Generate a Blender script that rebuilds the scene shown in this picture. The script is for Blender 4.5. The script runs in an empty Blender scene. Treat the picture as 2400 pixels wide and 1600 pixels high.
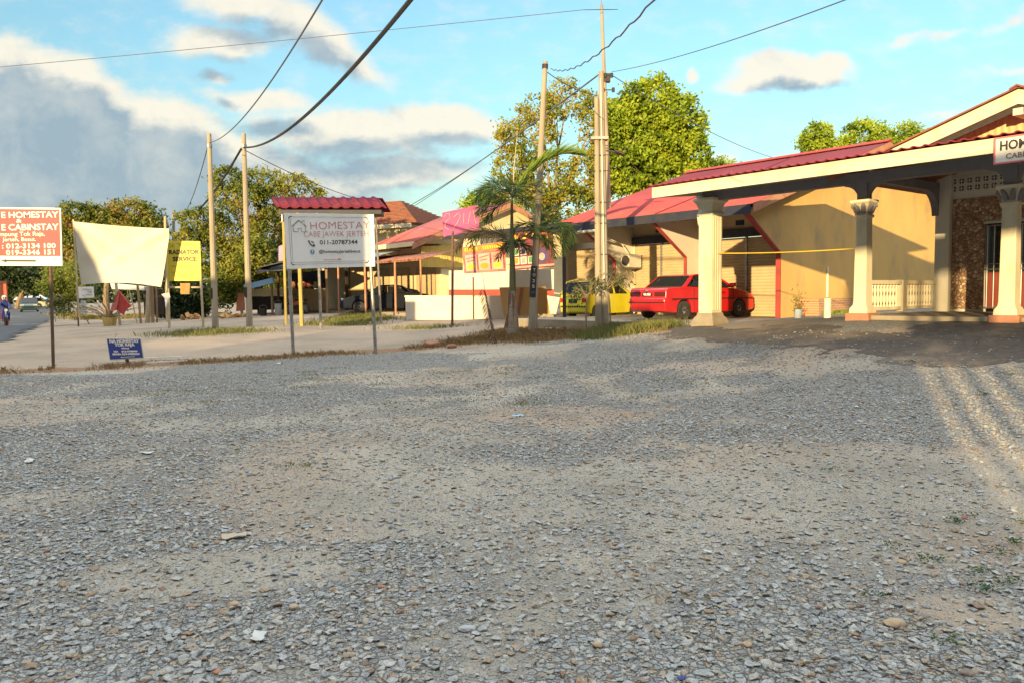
import bpy, bmesh, math, random
import numpy as np
from mathutils import Vector, Matrix
random.seed(7); RNG = np.random.default_rng(7)
sc = bpy.context.scene; COL = sc.collection
rad = math.radians
# ------------------------------------------------------------------ camera
EYE = 1.6; FPX = 1838.0; PITCH = math.atan(113/1838); ROLL = 0.0105
F = Vector((0, math.cos(PITCH), -math.sin(PITCH)))
R0 = Vector((1, 0, 0)); U0 = Vector((0, math.sin(PITCH), math.cos(PITCH)))
CR = R0*math.cos(ROLL) - U0*math.sin(ROLL); CU = R0*math.sin(ROLL) + U0*math.cos(ROLL)
cd = bpy.data.cameras.new('camera'); cam = bpy.data.objects.new('camera', cd); COL.objects.link(cam)
M4 = Matrix((CR, CU, -F)).transposed().to_4x4(); M4.translation = (0, 0, EYE); cam.matrix_world = M4
cd.sensor_width = 36; cd.lens = FPX/2400*36; cd.clip_start = 0.05; cd.clip_end = 6000
sc.camera = cam
# ------------------------------------------------------------------ sun, exposure
LD = Vector((0.385, 0.923, 0)).normalized(); TAN = 0.145; ELEV = math.atan(TAN)
sd = bpy.data.lights.new('sun', 'SUN'); sd.energy = 5.0; sd.angle = rad(0.5); sd.color = (1.0, 0.72, 0.35)
so = bpy.data.objects.new('sun', sd); COL.objects.link(so)
ldir = Vector((LD.x, LD.y, -TAN)).normalized()
so.rotation_euler = ldir.to_track_quat('-Z', 'Y').to_euler(); so.location = (-20, -40, 30)
sc.view_settings.view_transform = 'Standard'; sc.view_settings.look = 'None'
sc.view_settings.gamma = 1.0; sc.view_settings.exposure = 0.85; sc.view_settings.use_curve_mapping = False
sc.render.film_transparent = False
sc.cycles.use_denoising = True
sc.cycles.max_bounces = 6; sc.cycles.diffuse_bounces = 3; sc.cycles.transparent_max_bounces = 8
# ------------------------------------------------------------------ world: sky texture with clouds by direction
wd = bpy.data.worlds.new("World"); sc.world = wd; wd.use_nodes = True
wn = wd.node_tree; wn.nodes.clear()
def N(t, ty, **kw):
    n = t.nodes.new(ty)
    for k, v in kw.items(): setattr(n, k, v)
    return n
def mth(t, op, a, b=None, c=None, clamp=False):
    n = N(t, 'ShaderNodeMath', operation=op, use_clamp=clamp)
    for i, x in enumerate((a, b, c)):
        if x is None: continue
        if isinstance(x, (int, float)): n.inputs[i].default_value = x
        else: t.links.new(x, n.inputs[i])
    return n.outputs[0]
def maprange(t, x, a, b, c=0, d=1, smooth=True):
    n = N(t, 'ShaderNodeMapRange', interpolation_type='SMOOTHSTEP' if smooth else 'LINEAR')
    for i, q in ((1, a), (2, b), (3, c), (4, d)): n.inputs[i].default_value = q
    t.links.new(x, n.inputs[0]); return n.outputs[0]
def mixc(t, fac, a, b, mode='MIX'):
    n = N(t, 'ShaderNodeMix', data_type='RGBA', blend_type=mode)
    if isinstance(fac, (int, float)): n.inputs[0].default_value = fac
    else: t.links.new(fac, n.inputs[0])
    for i, x in ((6, a), (7, b)):
        if isinstance(x, (tuple, list)): n.inputs[i].default_value = (*x[:3], 1)
        else: t.links.new(x, n.inputs[i])
    return n.outputs[2]
CLOUDS = [  # px, py (of the photograph), half width, half height, angle deg, strength
    (-60, 330, 420, 250, -8, 1.5), (250, 420, 560, 240, -14, 1.5), (520, 470, 560, 180, -8, 1.15), (60, 150, 150, 90, -20, .8),
    (190, 210, 190, 90, -20, .9), (420, 300, 240, 90, -22, .85),
    (830, 330, 330, 80, -3, .8), (640, 255, 200, 50, -5, .62), (1040, 300, 230, 70, -3, .85), (1130, 290, 90, 55, 0, .5), (900, 420, 300, 60, 0, .8),
    (1010, 400, 130, 40, -4, .62), (600, 20, 240, 60, -8, .62), (530, 100, 190, 55, -5, .72), (545, 185, 60, 32, -4, .55), (740, 90, 210, 80, -28, .75), (850, 160, 130, 60, -35, .55),
    (1840, 185, 195, 52, 0, .95), (1790, 155, 100, 44, 0, .8), (1900, 180, 120, 45, 0, .8), (1620, 180, 30, 22, 30, .5),
    (2180, 100, 190, 22, 18, .34), (2330, 50, 160, 24, 20, .36), (2120, 122, 80, 16, 4, .36), (2360, 150, 90, 22, 8, .34),
    (1690, 368, 60, 20, 0, .42), (2200, 280, 130, 26, 22, .3), (1400, 60, 90, 18, 5, .2)]
g = bpy.data.node_groups.new('cloud_density', 'ShaderNodeTree')
g.interface.new_socket('V', in_out='INPUT', socket_type='NodeSocketVector')
g.interface.new_socket('D', in_out='OUTPUT', socket_type='NodeSocketFloat')
gi = N(g, 'NodeGroupInput'); go = N(g, 'NodeGroupOutput')
nz = N(g, 'ShaderNodeTexNoise'); nz.inputs['Scale'].default_value = 7; nz.inputs['Detail'].default_value = 6; nz.inputs['Roughness'].default_value = .55
g.links.new(gi.outputs[0], nz.inputs['Vector'])
off = N(g, 'ShaderNodeVectorMath', operation='SUBTRACT'); off.inputs[1].default_value = (.5, .5, .5); g.links.new(nz.outputs['Color'], off.inputs[0])
scl = N(g, 'ShaderNodeVectorMath', operation='MULTIPLY'); scl.inputs[1].default_value = (.11, .075, 0); g.links.new(off.outputs[0], scl.inputs[0])
wp = N(g, 'ShaderNodeVectorMath', operation='ADD'); g.links.new(gi.outputs[0], wp.inputs[0]); g.links.new(scl.outputs[0], wp.inputs[1])
cur = None
for (px, py, rx, ry, ang, amp) in CLOUDS:
    mp = N(g, 'ShaderNodeMapping', vector_type='TEXTURE')
    a0 = (px-1200)/FPX; b0 = (687-.0105*(px-1200)-py)/FPX
    mp.inputs['Location'].default_value = (a0, b0, 0); mp.inputs['Rotation'].default_value = (0, 0, rad(ang)); mp.inputs['Scale'].default_value = (rx/FPX, ry/FPX, 1)
    g.links.new(wp.outputs[0], mp.inputs['Vector'])
    ln = N(g, 'ShaderNodeVectorMath', operation='LENGTH'); g.links.new(mp.outputs[0], ln.inputs[0])
    d = mth(g, 'MULTIPLY', mth(g, 'SUBTRACT', 1.0, ln.outputs['Value'], clamp=True), amp)
    cur = d if cur is None else mth(g, 'SMOOTH_MAX', cur, d, .12)
n2 = N(g, 'ShaderNodeTexNoise'); n2.inputs['Scale'].default_value = 32; n2.inputs['Detail'].default_value = 10; n2.inputs['Roughness'].default_value = .6
st = N(g, 'ShaderNodeVectorMath', operation='MULTIPLY'); st.inputs[1].default_value = (.62, 1.2, 1); g.links.new(gi.outputs[0], st.inputs[0]); g.links.new(st.outputs[0], n2.inputs['Vector'])
tot = mth(g, 'ADD', cur, mth(g, 'MULTIPLY', mth(g, 'SUBTRACT', n2.outputs['Fac'], .5), .52))
g.links.new(tot, go.inputs[0])
tc = N(wn, 'ShaderNodeTexCoord'); sx = N(wn, 'ShaderNodeSeparateXYZ'); wn.links.new(tc.outputs['Generated'], sx.inputs[0])
yy = mth(wn, 'MAXIMUM', sx.outputs['Y'], .05)
cmb = N(wn, 'ShaderNodeCombineXYZ'); wn.links.new(mth(wn, 'DIVIDE', sx.outputs['X'], yy), cmb.inputs[0]); wn.links.new(mth(wn, 'DIVIDE', sx.outputs['Z'], yy), cmb.inputs[1])
def dens(shift):
    a = N(wn, 'ShaderNodeVectorMath', operation='ADD'); a.inputs[1].default_value = shift; wn.links.new(cmb.outputs[0], a.inputs[0])
    q = N(wn, 'ShaderNodeGroup'); q.node_tree = g; wn.links.new(a.outputs[0], q.inputs[0]); return q.outputs[0]
D1 = dens((0, 0, 0)); D2 = dens((-.012, .034, 0))
mask = maprange(wn, D1, .04, .44); shade = maprange(wn, D2, .12, .5)
sky = N(wn, 'ShaderNodeTexSky', sky_type='NISHITA'); sky.sun_disc = False; sky.sun_elevation = ELEV; sky.sun_rotation = math.atan2(-LD.x, -LD.y)
sky.air_density = 1.0; sky.dust_density = .6; sky.ozone_density = 1.5
hz = maprange(wn, sx.outputs['Z'], 0, .35)
tint = mixc(wn, 1.0, sky.outputs[0], mixc(wn, hz, (1.02, 1.02, .92), (1.42, 1.78, 1.68)), 'MULTIPLY')
lum = (5.7, 5.3, 4.4); dk = (1.95, 2.55, 3.0)
n3 = N(wn, 'ShaderNodeTexNoise'); n3.inputs['Scale'].default_value = 9; n3.inputs['Detail'].default_value = 5; wn.links.new(cmb.outputs[0], n3.inputs['Vector'])
n6 = N(wn, 'ShaderNodeTexNoise'); n6.inputs['Scale'].default_value = 22; n6.inputs['Detail'].default_value = 9; n6.inputs['Roughness'].default_value = .62; n6.inputs['Distortion'].default_value = .4; wn.links.new(cmb.outputs[0], n6.inputs['Vector'])
sh2 = mth(wn, 'MULTIPLY', shade, maprange(wn, n3.outputs['Fac'], .3, .62, .75, 1.0))
sh2 = mth(wn, 'ADD', sh2, mth(wn, 'MULTIPLY', mth(wn, 'SUBTRACT', n6.outputs['Fac'], .5), .75), clamp=True)
ccol = mixc(wn, sh2, lum, dk)
allc = mixc(wn, mth(wn, 'MULTIPLY', mask, .93), tint, ccol)
# added unseen bright veil overhead to light the ground; sky behind the viewpoint dimmed
zenith_fill = maprange(wn, sx.outputs['Z'], .56, .82)
allc = mixc(wn, mth(wn, 'MULTIPLY', maprange(wn, sx.outputs['Y'], .15, -.2), .97), allc, (1.1, 1.0, 1.0))
n5 = N(wn, 'ShaderNodeTexNoise'); n5.inputs['Scale'].default_value = 3; n5.inputs['Detail'].default_value = 4; wn.links.new(tc.outputs['Generated'], n5.inputs['Vector'])
zenith_fill = mth(wn, 'MULTIPLY', zenith_fill, maprange(wn, n5.outputs['Fac'], .3, .6, .5, .95))
allc = mixc(wn, zenith_fill, allc, (18.2, 18.8, 19.2))
bg = N(wn, 'ShaderNodeBackground'); bg.inputs['Strength'].default_value = 0.1; wn.links.new(allc, bg.inputs[0])
wo = N(wn, 'ShaderNodeOutputWorld'); wn.links.new(bg.outputs[0], wo.inputs[0])
# ------------------------------------------------------------------ positions
def P(px, py, d):
    v = F + CR*((px-1200)/FPX) + CU*((800-py)/FPX)
    return Vector((0, 0, EYE)) + v*(d/v.y)
CTRL = np.array([(-6,3,0),(0,3,0),(6,3,0.02),(-8,9,0),(0,9,0),(3,9,.02),(-15,14,0),(-6,14,0),(0,14,.04),(5.7,8.7,.12),(6.8,10.4,.36),(9,10,.62),(3.2,15,.28),
 (4.94,19.54,.76),(7.38,16.5,.98),(9.1,14.35,.98),(11,12,1.0),(11,20,.95),(6,22,.70),(8,24,.72),(4,26,.66),(2,29,.6),(2.5,23,.5),(.7,21,.3),(0,22.5,.38),
 (-4,20.7,.05),(-6,20.7,.02),(-10.6,18.1,0),(-9.5,19.1,0),(-11.3,30,.4),(-10,30,.4),(-12.7,29.5,.4),(-2.5,33,.5),(-2.2,29.5,.38),(-7,40,.67),(-12,49,.69),(2,36,.68),(-5,26,.2),(-1,26,.35),
 (-14.5,42,.5),(-20,44,.25),(-29.5,48,0),(-29,46,0),(-19.2,29,0),(-56,92,0),(-22,36,.05),(-40,60,0),(-20,60,.3),(0,60,.7),(20,50,.9),(60,60,.9),
 (-90,150,0),(0,150,.3),(90,150,.6),(25,15,1),(40,20,1),(-40,20,0),(-60,50,0),(20,0,.4),(0,-15,0),(-30,0,0),(30,-20,.2),(-200,0,0),(200,0,.3),(0,-200,0),(0,300,0),(-200,200,0),(200,200,.3)], float)
_n = len(CTRL); _K = np.linalg.norm(CTRL[:, None, :2]-CTRL[None, :, :2], axis=2)
_Pm = np.hstack([np.ones((_n, 1)), CTRL[:, :2]])
_A = np.block([[_K+np.eye(_n)*.15, _Pm], [_Pm.T, np.zeros((3, 3))]])
_W = np.linalg.solve(_A, np.concatenate([CTRL[:, 2], np.zeros(3)]))
def vnoise(x, y, s=0):
    x = np.asarray(x, float); y = np.asarray(y, float)
    xi = np.floor(x).astype(int); yi = np.floor(y).astype(int); fx = x-xi; fy = y-yi
    fx = fx*fx*(3-2*fx); fy = fy*fy*(3-2*fy)
    def h(a, b):
        n = (a*374761393 + b*668265263 + s*69069) & 0x7fffffff
        n = ((n ^ (n >> 13))*1274126177) & 0x7fffffff
        return ((n ^ (n >> 16)) & 0xffff)/65535.
    return (h(xi, yi)*(1-fx)+h(xi+1, yi)*fx)*(1-fy)+(h(xi, yi+1)*(1-fx)+h(xi+1, yi+1)*fx)*fy
def fbm(x, y, s=0, o=4):
    t = 0; a = .5; x = np.asarray(x, float); y = np.asarray(y, float)
    for i in range(o): t = t+a*vnoise(x*2**i+i*17.3, y*2**i-i*9.1, s+i); a *= .5
    return t/(1-.5**o)
def HT(x, y):
    x = np.atleast_1d(np.asarray(x, float)); y = np.atleast_1d(np.asarray(y, float))
    sh = x.shape; X = x.ravel(); Y = y.ravel(); out = np.zeros(X.size)
    for i in range(0, X.size, 20000):
        a = X[i:i+20000]; b = Y[i:i+20000]
        out[i:i+20000] = np.hypot(a[:, None]-CTRL[None, :, 0], b[:, None]-CTRL[None, :, 1])@_W[:_n]+_W[_n]+_W[_n+1]*a+_W[_n+2]*b
    r = np.hypot(X, Y); out = np.clip(out, -.3, 1.2)*np.clip((260-r)/100, 0, 1)
    out += (fbm(X*.6, Y*.6, 5)-.5)*.05*np.clip((r-3)/6, 0, 1)
    return out.reshape(sh)
def H(x, y): return float(HT(x, y)[0])
def GP(px, py):
    v = F + CR*((px-1200)/FPX) + CU*((800-py)/FPX); o = Vector((0, 0, EYE)); t = 2.0
    for i in range(60):
        q = o+v*t; e = q.z-H(q.x, q.y)
        if abs(e) < .002: break
        t += e/max(-v.z, .03)*.7; t = min(max(t, 1), 400)
    return o+v*t
# ------------------------------------------------------------------ materials
def mat(name, c1, c2=None, rough=.8, scale=3., bump=0., bscale=None, metal=0., spec=.4, dirt=None, dscale=.8, damt=.5, detail=5, stretch=(1, 1, 1), coat=0.):
    m = bpy.data.materials.new(name); m.use_nodes = True; t = m.node_tree; b = t.nodes['Principled BSDF']
    b.inputs['Roughness'].default_value = rough; b.inputs['Metallic'].default_value = metal; b.inputs['Specular IOR Level'].default_value = spec; b.inputs['Coat Weight'].default_value = coat
    if c2 is None: c2 = tuple(x*.8 for x in c1)
    co = N(t, 'ShaderNodeTexCoord'); mp = N(t, 'ShaderNodeMapping'); mp.inputs['Scale'].default_value = stretch; t.links.new(co.outputs['Object'], mp.inputs[0])
    nn = N(t, 'ShaderNodeTexNoise'); nn.inputs['Scale'].default_value = scale; nn.inputs['Detail'].default_value = detail; t.links.new(mp.outputs[0], nn.inputs['Vector'])
    col = mixc(t, maprange(t, nn.outputs['Fac'], .35, .68), c1, c2)
    if dirt:
        n2 = N(t, 'ShaderNodeTexNoise'); n2.inputs['Scale'].default_value = dscale; n2.inputs['Detail'].default_value = 7; n2.inputs['Roughness'].default_value = .65; t.links.new(mp.outputs[0], n2.inputs['Vector'])
        col = mixc(t, maprange(t, n2.outputs['Fac'], .48, .75, 0, damt), col, dirt)
    t.links.new(col, b.inputs['Base Color'])
    if bump:
        n4 = N(t, 'ShaderNodeTexNoise'); n4.inputs['Scale'].default_value = bscale or scale*4; n4.inputs['Detail'].default_value = 4; t.links.new(mp.outputs[0], n4.inputs['Vector'])
        bp = N(t, 'ShaderNodeBump'); bp.inputs['Strength'].default_value = bump; bp.inputs['Distance'].default_value = .02; t.links.new(n4.outputs['Fac'], bp.inputs['Height']); t.links.new(bp.outputs[0], b.inputs['Normal'])
    return m
def leafmat(name, cols, trans=.35, rough=.55):
    m = bpy.data.materials.new(name); m.use_nodes = True; t = m.node_tree; b = t.nodes['Principled BSDF']; out = t.nodes['Material Output']
    at = N(t, 'ShaderNodeAttribute', attribute_name='rnd'); cr = N(t, 'ShaderNodeValToRGB'); t.links.new(at.outputs['Fac'], cr.inputs[0])
    e = cr.color_ramp.elements; e[0].color = (*cols[0], 1); e[1].color = (*cols[-1], 1)
    for i, c in enumerate(cols[1:-1]): q = e.new((i+1)/(len(cols)-1)); q.color = (*c, 1)
    t.links.new(cr.outputs[0], b.inputs['Base Color']); b.inputs['Roughness'].default_value = rough; b.inputs['Specular IOR Level'].default_value = .3
    tr = N(t, 'ShaderNodeBsdfTranslucent'); t.links.new(cr.outputs[0], tr.inputs[0]); mx = N(t, 'ShaderNodeMixShader'); mx.inputs[0].default_value = trans
    t.links.new(b.outputs[0], mx.inputs[1]); t.links.new(tr.outputs[0], mx.inputs[2]); t.links.new(mx.outputs[0], out.inputs[0])
    return m
# ------------------------------------------------------------------ mesh building
class MB:
    def __init__(s): s.v = []; s.f = []
    def add(s, vs, fs):
        o = len(s.v); s.v += [tuple(v) for v in vs]; s.f += [tuple(i+o for i in f) for f in fs]; return s
    def box(s, x0, x1, y0, y1, z0, z1):
        return s.add([(x0,y0,z0),(x1,y0,z0),(x1,y1,z0),(x0,y1,z0),(x0,y0,z1),(x1,y0,z1),(x1,y1,z1),(x0,y1,z1)], [(0,3,2,1),(4,5,6,7),(0,1,5,4),(1,2,6,5),(2,3,7,6),(3,0,4,7)])
    def prism(s, poly, o, a, b, n):   # poly in (a,b), extruded along n (vector incl. thickness)
        o = Vector(o); a = Vector(a); b = Vector(b); n = Vector(n); k = len(poly)
        vs = [o+a*p+b*q for p, q in poly]; vs += [v+n for v in vs]
        return s.add(vs, [tuple(range(k-1, -1, -1)), tuple(range(k, 2*k))]+[(i, (i+1) % k, (i+1) % k+k, i+k) for i in range(k)])
    def plate(s, pts, n):             # flat polygon of 3D points, extruded by n
        n = Vector(n); k = len(pts); vs = [Vector(p) for p in pts]; vs += [v+n for v in vs]
        return s.add(vs, [tuple(range(k-1, -1, -1)), tuple(range(k, 2*k))]+[(i, (i+1) % k, (i+1) % k+k, i+k) for i in range(k)])
    def tube(s, pts, r, n=8, cap=True):
        pts = [Vector(p) for p in pts]; rs = r if isinstance(r, (list, tuple)) else [r]*len(pts); base = len(s.v); prev = None
        for i, p in enumerate(pts):
            t = (pts[min(i+1, len(pts)-1)]-pts[max(i-1, 0)]).normalized()
            if prev is None: a = t.orthogonal().normalized()
            else: a = (prev-t*prev.dot(t)).normalized()
            prev = a; b = t.cross(a)
            for k in range(n):
                w = 2*math.pi*k/n+math.pi/n; s.v.append(tuple(p+(a*math.cos(w)+b*math.sin(w))*rs[i]))
        for i in range(len(pts)-1):
            for k in range(n): s.f.append((base+i*n+k, base+i*n+(k+1) % n, base+(i+1)*n+(k+1) % n, base+(i+1)*n+k))
        if cap: s.f.append(tuple(base+k for k in range(n-1, -1, -1))); s.f.append(tuple(base+(len(pts)-1)*n+k for k in range(n)))
        return s
    def lathe(s, prof, cx=0, cy=0, n=12, sq=False):
        base = len(s.v); n = 4 if sq else n; m = math.sqrt(2) if sq else 1
        for r, z in prof:
            for k in range(n):
                w = 2*math.pi*k/n+(math.pi/4 if sq else 0); s.v.append((cx+r*m*math.cos(w), cy+r*m*math.sin(w), z))
        for i in range(len(prof)-1):
            for k in range(n): s.f.append((base+i*n+k, base+i*n+(k+1) % n, base+(i+1)*n+(k+1) % n, base+(i+1)*n+k))
        s.f.append(tuple(base+k for k in range(n-1, -1, -1))); s.f.append(tuple(base+(len(prof)-1)*n+k for k in range(n)))
        return s
    def build(s, name, m, parent=None, smooth=False, bevel=0, loc=None):
        me = bpy.data.meshes.new(name); me.from_pydata(s.v, [], s.f); bm = bmesh.new(); bm.from_mesh(me)
        bmesh.ops.recalc_face_normals(bm, faces=bm.faces); bm.to_mesh(me); bm.free(); me.materials.append(m)
        if smooth:
            me.polygons.foreach_set('use_smooth', [True]*len(me.polygons))
            try: me.set_sharp_from_angle(angle=rad(40))
            except Exception: pass
        o = bpy.data.objects.new(name, me); COL.objects.link(o)
        if parent: o.parent = parent
        if loc: o.location = loc
        if bevel: b = o.modifiers.new('bevel', 'BEVEL'); b.width = bevel; b.segments = 2; b.limit_method = 'ANGLE'; b.angle_limit = rad(35)
        return o
def thing(name, label, cat, loc=(0, 0, 0), rz=0, group=None, tilt=None):
    o = bpy.data.objects.new(name, None); COL.objects.link(o); o.empty_display_size = .1
    o.location = loc; o.rotation_euler = (0, 0, rz); 
    if tilt: o.rotation_euler = tilt
    o['label'] = label; o['category'] = cat
    if group: o['group'] = group
    return o
def tag(o, label=None, cat=None, group=None, kind=None):
    for k, v in (('label', label), ('category', cat), ('group', group), ('kind', kind)):
        if v: o[k] = v
    return o
def text(body, size, m, parent, loc, rot=(rad(90), 0, 0), align='CENTER', bold=0., sx=1., spacing=1., name='lettering', shear=0., ext=.003):
    c = bpy.data.curves.new('t', 'FONT'); c.body = body; c.size = size; c.align_x = align; c.align_y = 'CENTER'; c.offset = bold; c.extrude = ext
    c.space_character = spacing; c.shear = shear; c.resolution_u = 3
    o = bpy.data.objects.new('t', c); COL.objects.link(o); dg = bpy.context.evaluated_depsgraph_get()
    me = bpy.data.meshes.new_from_object(o.evaluated_get(dg)); COL.objects.unlink(o); bpy.data.objects.remove(o)
    me.materials.clear(); me.materials.append(m); q = bpy.data.objects.new(name, me); COL.objects.link(q); q.parent = parent
    q.location = loc; q.rotation_euler = rot; q.scale = (sx, 1, 1); return q
def npmesh(name, V, Fq, m, parent=None, rnd=None, smooth=False):
    me = bpy.data.meshes.new(name); V = np.asarray(V, np.float32); Fq = np.asarray(Fq, np.int32); k = Fq.shape[1]
    me.vertices.add(len(V)); me.vertices.foreach_set('co', V.ravel()); me.loops.add(Fq.size); me.loops.foreach_set('vertex_index', Fq.ravel())
    me.polygons.add(len(Fq)); me.polygons.foreach_set('loop_start', np.arange(0, Fq.size, k, dtype=np.int32)); me.polygons.foreach_set('loop_total', np.full(len(Fq), k, np.int32))
    if smooth: me.polygons.foreach_set('use_smooth', np.ones(len(Fq), bool))
    me.update(calc_edges=True)
    if rnd is not None:
        a = me.attributes.new('rnd', 'FLOAT', 'FACE'); a.data.foreach_set('value', np.asarray(rnd, np.float32))
    me.materials.append(m); o = bpy.data.objects.new(name, me); COL.objects.link(o)
    if parent: o.parent = parent
    return o
def unit(a): return a/np.maximum(np.linalg.norm(a, axis=1, keepdims=True), 1e-6)
def leaves(name, C, D, L, Wd, m, parent, rnd, fold=0.):
    """pointed leaves: centre C, direction D, length L, width Wd"""
    n = len(C); D = unit(D); r = unit(RNG.normal(size=(n, 3))); S = unit(np.cross(D, r)); L = np.broadcast_to(L, n)[:, None]; Wd = np.broadcast_to(Wd, n)[:, None]
    V = np.stack([C-D*L*.5, C+S*Wd*.5-D*L*.05, C+D*L*.5, C-S*Wd*.5-D*L*.05], axis=1).reshape(-1, 3)
    return npmesh(name, V, np.arange(4*n).reshape(n, 4), m, parent, rnd)
MT = {}
MT['paint_cream'] = mat('cream paint', (.68, .62, .46), (.64, .58, .43), .75, 2, .15, 40, dirt=(.36, .29, .19), dscale=1.6, damt=.6, stretch=(1, 1, .5))
MT['paint_white'] = mat('white paint', (.68, .65, .57), (.64, .61, .53), .7, 2, .1, 40, dirt=(.5, .45, .36), dscale=1.5, damt=.3)
MT['yellow_wall'] = mat('yellow wall paint', (.67, .44, .15), (.61, .40, .14), .85, 1.4, .15, 50, dirt=(.36, .27, .15), dscale=.9, damt=.75, stretch=(1, 1, .55))
MT['peach_wall'] = mat('peach wall paint', (.64, .50, .30), (.60, .46, .28), .85, 1.4, .15, 50, dirt=(.4, .32, .22), dscale=.8, damt=.4)
MT['roof_red'] = mat('pink red roof sheet', (.42, .085, .085), (.36, .075, .078), .9, 1.2, .1, 30, spec=.05, dirt=(.36, .17, .14), dscale=.6, damt=.5)
MT['roof_dark'] = mat('brown roof tile', (.30, .12, .07), (.22, .09, .06), .8, 6, .3, 30)
MT['navy'] = mat('navy painted timber', (.025, .03, .055), (.04, .04, .05), .6)
MT['grey_shaded'] = mat('grey paint darkened for shade', (.22, .21, .22), (.19, .18, .19), .8, 3)  # shade under the canopy is put into this grey for beams and capitals
MT['redtrim'] = mat('maroon trim', (.36, .06, .05), (.3, .05, .05), .6)
MT['steel'] = mat('galvanised steel', (.42, .42, .40), (.3, .3, .29), .45, 8, metal=.7, dirt=(.24, .13, .07), dscale=4, damt=.6)
MT['rust'] = mat('rusty steel', (.16, .09, .06), (.10, .06, .045), .8, 12, .2, 60)
MT['darksteel'] = mat('dark painted steel', (.035, .03, .03), (.05, .04, .035), .6, 10)
MT['concrete'] = mat('weathered concrete pole', (.38, .33, .24), (.31, .27, .20), .9, 4, .3, 60, dirt=(.2, .175, .14), dscale=2.5, damt=.6, stretch=(1, 1, .25))
MT['concrete2'] = mat('concrete slab', (.34, .29, .21), (.27, .23, .17), .9, 3, .3, 60, dirt=(.18, .15, .11), dscale=1.2, damt=.6)
MT['wood'] = mat('weathered timber', (.34, .24, .14), (.22, .15, .09), .85, 4, .3, 30, stretch=(1, 1, .15))
MT['black'] = mat('black plastic', (.02, .02, .022), (.03, .03, .03), .5)
MT['rubber'] = mat('tyre rubber', (.03, .03, .03), (.05, .045, .04), .85)
MT['unlit_dark'] = mat('unlit room dark', (.02, .025, .025), (.03, .035, .03), .06, spec=.9)  # darkness of the unlit room put into the colour
MT['brick'] = mat('terracotta plinth', (.42, .20, .13), (.36, .17, .11), .85, 8, .2, 40)
MT['ink_red'] = mat('red ink', (.62, .17, .18), (.6, .16, .17), .5)
MT['ink_dark'] = mat('dark ink', (.03, .03, .035), (.04, .04, .04), .5)
MT['ink_white'] = mat('white lettering vinyl', (.85, .84, .76), (.82, .8, .72), .5)
# ------------------------------------------------------------------ ground
def axis(lo, hi, step, far, k=1.25):
    a = list(np.arange(lo, hi+1e-6, step)); s = step; x = lo; l = []
    while x > -far: s *= k; x -= s; l.append(x)
    s = step; x = hi; h = []
    while x < far: s *= k; x += s; h.append(x)
    return np.array(l[::-1]+a+h)
STRIP = [GP(*p) for p in ((-260, 880), (0, 872), (125, 866), (300, 858), (450, 850), (600, 842), (720, 832), (860, 824), (1000, 813), (1130, 800), (1250, 794), (1400, 786), (1500, 779), (1570, 772))]
def dstrip(X, Y):
    best = np.full(X.shape, 1e9); side = np.zeros(X.shape)
    for a, b in zip(STRIP[:-1], STRIP[1:]):
        ex, ey = b.x-a.x, b.y-a.y; l2 = ex*ex+ey*ey
        t = np.clip(((X-a.x)*ex+(Y-a.y)*ey)/l2, 0, 1); dx = X-a.x-t*ex; dy = Y-a.y-t*ey; d = np.hypot(dx, dy)
        s = (ex*(Y-a.y)-ey*(X-a.x)); side = np.where(d < best, s, side); best = np.minimum(d, best)
    return best, side
def gmask(X, Y):
    """gravel cover 0..1"""
    n = fbm(X*.34+3.1, Y*.34+1.7, 11, 5); n2 = fbm(X*1.3, Y*1.3, 23, 3)
    g = np.clip((n*.65+n2*.35-.33)/.2, 0, 1)
    for (cx, cy, r, w_) in ((-7.5, 1.0, 8.2, .13), (-7.5, 1.0, 9.6, .13), (9.5, 2.0, 8.8, .12), (9.5, 2.0, 10.2, .12), (-2.0, -9.0, 17.5, .15), (-2.0, -9.0, 19.0, .15), (14, 16, 13.0, .15), (14, 16, 14.5, .15)):
        g = g*(1-.5*np.exp(-((np.hypot(X-cx, Y-cy)-r)/w_)**2)*np.clip((n2-.3)/.2, 0, 1))
    near = np.clip((5.5-Y)/2.0, 0, 1)
    g = np.maximum(g, near*np.clip((n2-.28)/.1, 0, 1)*np.clip((np.hypot((X+.9)/1.5, (Y-4.2)/.5)-.8)/.4, 0, 1))
    for (px, py, rx, ry) in ((560, 1340, .85, .4), (830, 1210, .75, .55), (880, 1160, .6, .6), (780, 1065, .9, .8), (1290, 1190, .5, .5), (60, 960, 2.2, 1.6), (1000, 880, 2.4, 1.6)):
        c = GP(px, py); g = g*np.clip((np.hypot((X-c.x)/rx, (Y-c.y)/ry)+(n2-.5)*.9-.65)/.5, 0.12, 1)
    return g
xs = axis(-13, 13, .22, 900); ys = axis(-4, 34, .22, 1200)
GX, GY = np.meshgrid(xs, ys); GZ = HT(GX, GY)
GV = np.stack([GX, GY, GZ], -1).reshape(-1, 3); nx, ny = len(xs), len(ys)
ii = (np.arange(ny-1)[:, None]*nx+np.arange(nx-1)[None]).ravel(); GF = np.stack([ii, ii+1, ii+1+nx, ii+nx], 1)
def cattr(me, name, arr):
    a = me.attributes.new(name, 'FLOAT_COLOR', 'POINT'); q = np.ones((len(arr[0]), 4), np.float32)
    for i, c in enumerate(arr): q[:, i] = c
    a.data.foreach_set('color', q.ravel())
ds, sd_ = dstrip(GX, GY); far = (sd_ > 0)
m_str = np.clip(1.25-(ds+(fbm(GX*1.5, GY*1.5, 3)-.5)*1.1)/.8, 0, 1)*np.clip((GY-8)/4, 0, 1)*(GX < 6)
m_gr = gmask(GX, GY)*(1-m_str); m_gr = np.where(far & (GY > 15) & (GX < 6), m_gr*.35, m_gr)
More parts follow.
